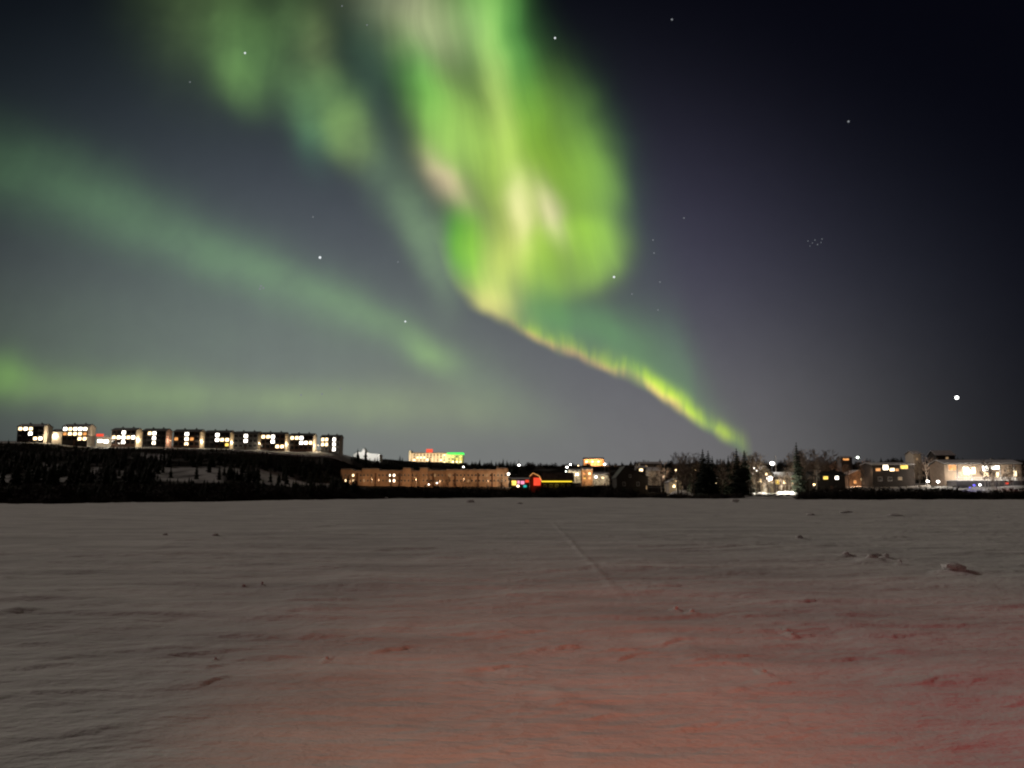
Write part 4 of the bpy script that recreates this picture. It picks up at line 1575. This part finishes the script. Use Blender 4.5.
bank(748, 770, 266, 1.2, 6, '', 3); bank(776, 796, 264, 1.5, 6, '', 4); bank(670, 690, 286, 1.7, 6, '', 5); bank(946, 1016, 262, .6, 4, '', 6)
bank(98, 140, 446, .9, 3, '', 7); bank(160, 205, 446, .8, 3, '', 8); bank(210, 345, 446, .8, 3, '', 9)
for k in range(12):
    px = 749 + k * 4.0 + rnd.uniform(-1, 1)
    Y = rnd.uniform(250, 258)
    x = at(px, 490, Y).x
    b = link('garden_bush', BUSHMESH[k % 4])
    tag(b, 'leafless bush standing against the floodlit snow of the bright yard', 'bush', 'bushes in the floodlit yard')
    b.location = (x, Y, gz(x, Y) - .1); b.scale = (1.3, 1.3, rnd.uniform(.8, 1.7)); b.rotation_euler = (0, 0, rnd.random() * 6)

# dark cabin
house('cabin', 'dark low cabin with two lit windows on the shore', 'cabin', 811, 845, (471.8, 475.2), 286, 9, DARKWOOD, ROOFDARK,
      [(825.6, 477.8, 5, 3.4, YELL), (836.8, 477.8, 3.6, 3.4, COOL), (818, 478.5, 3, 3.4, GLASS)], door=831, chimney=816, snow=False)
street_lamp(813.6, 484.5, 277, 'small white lamp at the left corner of the dark cabin', LAMPA, 60, head=.40)
# orange lit garden house
house('house', 'small house lit deep orange between the dark cabin and the yellow windowed house', 'house', 849, 868, (471, 475), 330, 8, OCHRE, ROOFDARK, [(855, 482, 3, 3, ORNG), (862, 479, 2.6, 3, WARM)], gable=True)
lit(856, 480, 316, 1500, (1, .5, .24)); lit(866, 476, 316, 1500, (1, .55, .3)); lit(850, 482, 314, 900, (1, .6, .35))
house('house', 'far house with an orange lit window strip high left of the white lamp', 'house', 841, 852, (456.6, 458), 620, 8, GREY, ROOFDARK, [(846, 459.4, 6, 2, ORNG)])
street_lamp(857.3, 457.5, 560, 'greenish white street lamp high above the orange lit garden', LAMPG, 0, head=.95)
# dark two storey house with a glazed upper floor
house('house', 'dark two storey house with a glowing glazed upper floor and one yellow window', 'house', 872, 914, (463.6, 465.2), 300, 10, DARKWOOD, ROOFDARK,
      [(878, 469.6, 5, 3, ORNG), (885.5, 467.4, 5.4, 5, WARMW), (892, 469.6, 5, 3, WARM), (897, 469.8, 3.4, 2.6, ORNG), (904, 466.6, 7.6, 4.6, YELL), (880, 479, 4, 4, GLASS), (890, 479, 4, 4, GLASS), (900, 478.5, 4, 3, DIMW)])
lit(884, 471, 296, 90, (1, .72, .45)); lit(869, 472, 300, 200, (1, .68, .42))
house('house', 'pale tall house end behind the white birch stems', 'house', 913.5, 921, (451.5, 454), 420, 9, PALE, ROOFDARK, [(917, 459, 2, 2.2, DIMW)])
lit(915, 456, 412, 500, (1, .75, .55))
house('house', 'dark house with a snowy dormer high behind the lit birches', 'house', 936, 955, (451.2, 455.5), 430, 9, DARKWOOD, ROOFDARK, [(947, 458, 3, 2.4, DIMW)])
for (px, row, lab) in [(927, 481.3, 'white garden lamp under the lit birches, the left of a pair'), (937.3, 481.6, 'white garden lamp under the lit birches, the right of a pair')]:
    street_lamp(px, row, 280, lab, LAMPW, 220, (1, .88, .72), .5)
lit(930, 474, 294, 1500, (1, .84, .68)); lit(937, 472, 296, 1300, (1, .8, .64))

# terraced house on the right
Y = 282.0
t, xc, zb, hw, ze, zr = house('house', 'long brightly lit house above a white railed terrace at the right', 'house', 944, 1021, (461.0, 464.2), Y, 10, mat('pale_timber', (.36, .28, .22), .8, .2, 1), ROOFDARK,
      [(952.5, 467.6, 9, 6, ORNG), (966, 470.5, 6, 7, WARMW), (973, 470.5, 5, 7, WARM), (985.5, 468.4, 6.4, 5, COOL), (995, 467.6, 8.5, 3.4, COOL), (986, 474.5, 5, 4.5, WARM), (997, 474.5, 4, 5, WARM), (1008, 470, 4, 5, DIMW), (1015, 473.5, 3, 6, WARM), (959.5, 475, 3, 5, DIMW)], chimney=1002)
tr = thing('terrace', 'white railed terrace on a dark wall below the long lit house', 'terrace', (xc, Y - 6, zb))
zt = at(980, 480.6, Y - 6).z - zb
m = MB(); m.box(X(0) * 0 - hw + .5, hw - .5, .0, 5.9, 0, zt); m.build('retaining_wall', mat('dark_stone_wall', (.10, .095, .10), .9, .3, 1.5), tr)
m = MB(); m.box(-hw + .3, hw - .3, -.25, 5.88, zt + .004, zt + .22); dk = m.build('deck', WHITE, tr)
m = MB()
n = 46
for k in range(n):
    xx = -hw + .5 + k * (2 * hw - 1) / (n - 1)
    m.box(xx - .06, xx + .06, -.16, -.06, zt + .224, zt + 1.15)
m.box(-hw + .4, hw - .4, -.18, -.04, zt + 1.154, zt + 1.26)
m.build('railing', WHITE, tr)
for k in range(6):
    xx = -hw + 1.2 + k * (2 * hw - 2.4) / 5
    m = MB(); m.box(xx - .12, xx + .12, .1, .34, zt + .224, at(980, 465.2, Y - 6).z - zb); m.build('post', WHITE, tr)
street_lamp(968.3, 471.5, Y - 3, 'glaring lamp in the middle of the long lit house above the terrace', LAMPW, 520, (1, .84, .60), .62)
for (px, row, pw) in [(950, 474, 160), (960, 477, 420), (971, 474, 700), (986, 477, 200), (998, 475, 500), (1012, 475, 260)]:
    lit(px, row, Y - 2.6, pw, (1, .88, .70))
for px in range(949, 1017, 6):
    lit(px, 478.6, Y - 6.9, 70, (1, .93, .84))  # row of lights added only to make the railing shine white
for (px, row, gl, lab, hd) in [(973.2, 485.2, LEDB, 'blue lamp below the white terrace railing', .42), (969.3, 491.0, LEDB, 'small dim blue lamp low beneath the terrace', .22),
                               (979, 484.8, LAMPW, 'white lamp between the blue lamps and the red lamp below the terrace', .36), (1006, 483.2, LEDR, 'red lamp at the right end below the terrace', .50)]:
    street_lamp(px, row, 271.5, lab, gl, 25, {LEDB: (.3, .25, 1), LAMPW: (1, .95, .9), LEDR: (1, .1, .08)}[gl], hd)

for (px, row, Y, lab, gl, hd, pw) in [
        (463.5, 467.8, 640, 'small white lamp right of the green lit hotel corner', LAMPW, .55, 0),
        (519, 465.2, 620, 'white street lamp on the skyline right of the orange block', LAMPW, .85, 0),
        (567, 467.2, 640, 'lower left lamp of the close pair on the skyline', LAMPW, .85, 0),
        (570.4, 464.6, 650, 'upper right lamp of the close pair on the skyline', LAMPW, .75, 0),
        (578.2, 465.6, 640, 'amber lamp right of the close pair on the skyline', LAMPA, .5, 0),
        (604.6, 464.2, 700, 'white lamp at the right foot of the orange building on the rise', LAMPW, .95, 0),
        (566.0, 471.4, 520, 'greenish lamp over the low white house', LAMPG, .5, 0),
        (694.8, 470.4, 310, 'faint white lamp left of the paired spruces', LAMPA, .16, 0),
        (676.0, 481.0, 296, 'faint low lamp beside the shed door', LAMPA, .14, 0),
        (934.0, 464.0, 420, 'dim lamp among the lit birches', LAMPA, .2, 0)]:
    street_lamp(px, row, Y, lab, gl, pw, head=hd)

# ---- broken lumps of crust lying on the lake
def chunk(px, py, wpx, hpx, label, group, seed):
    x0, y0 = ground_at(px, py)
    s = y0 / F
    r = random.Random(seed)
    m = MB()
    for q in range(2 if wpx > 12 else 1):
        n_, m_ = 9, 6
        b = MB(); b.ball((0, 0, 0), 1, n_, m_)
        vs = []
        ax = [(r.gauss(0, 1), r.gauss(0, 1), r.gauss(0, 1)) for _ in range(9)]
        for v in b.v:
            d = Vector(v)
            k = 1.0
            for a_ in ax:                                # random planes chip the ball into facets
                a_ = Vector(a_).normalized()
                t_ = d.dot(a_)
                if t_ > .62:
                    k = min(k, .62 / t_ + .08 * r.random())
            k *= r.uniform(.88, 1.08)
            vs.append((d.x * k * wpx * s * .5 * (1 - .35 * q) + q * wpx * s * .3, d.y * k * wpx * s * .45, (d.z * k + .55) * hpx * s * .62 * (1 - .3 * q)))
        m.add(vs, b.f)
    o = m.build('snow_chunk', SNOW)
    tag(o, label, 'snow chunk', group)
    z = float(lake_height(np.array([x0]), np.array([y0]))[0])
    o.location = (x0, y0, z - hpx * s * .10)
    o.rotation_euler = (0, 0, r.uniform(-.4, .4))


for k, (a, b, w, h) in enumerate(LUMPS):
    if k == 0:
        chunk(a, b, 24, 9, 'largest lump of broken snow crust, alone on the lake at the far right', None, 3)
    else:
        chunk(a, b, w * .8, h * .9, 'small lump of broken snow crust lying on the frozen lake', 'small lumps of crust on the lake', 10 + k)

# ------------------------------------------------------------------ stars
def star(px, py, r, m, label, group=None, D=9000.0):
    p = at(px, py, D)
    b = MB()
    k = D / F
    b.ball((0, 0, 0), r * k, 10, 7)
    o = b.build('star', m)
    o.location = p
    tag(o, label, 'star', group)


star(956.8, 397.6, 1.7, STARX, 'brightest white planet low over the right hand shore')
star(245, 53, 1.0, STARM, 'bright star within the green veil at the upper left')
star(555, 38, 1.0, STARM, 'star just right of the top of the bright curtain')
star(320, 257.5, 1.3, STARM, 'brightest star in the left half of the sky')
star(405.3, 321.5, .9, STARM, 'star above the right end of the left green band')
star(614, 277, 1.1, STARM, 'star at the lower right edge of the bright curtain')
star(848.5, 121.5, 1.1, STARD, 'lone faint star high in the dark right hand sky')
star(672, 19.5, 1.0, STARD, 'faint star at the top right of the bright curtain')
for (x, y) in [(632, 294), (654, 253), (660, 282), (658, 310), (684, 218), (653, 240)]:
    star(x, y, .7, STARD, 'faint star in the purple sky right of the bright curtain', 'faint stars right of the curtain')
for (x, y) in [(301, 395), (322, 394), (340.5, 389)]:
    star(x, y, .9, STARD, 'one of three small stars low over the right end of the ridge row', 'three stars over the ridge')
for (x, y) in [(190, 82), (342, 6), (367, 25), (313, 217), (398, 262)]:
    star(x, y, .7, STARD, 'faint star scattered in the upper left sky', 'faint stars in the upper left sky')
for (x, y) in [(261, 286), (263.4, 288), (260, 289)]:
    star(x, y, 1.0, STARD, 'hazy star in the smudge on the left green band', 'smudge of stars on the left band')
for (x, y) in [(808, 241), (812.5, 243), (815, 240), (817.5, 244.5), (821, 242.5), (822, 239), (810, 246)]:
    star(x, y, .38 + .22 * ((x * 7.3) % 1.0), STARD, 'faint star of the tiny cluster high on the right', 'tiny star cluster')
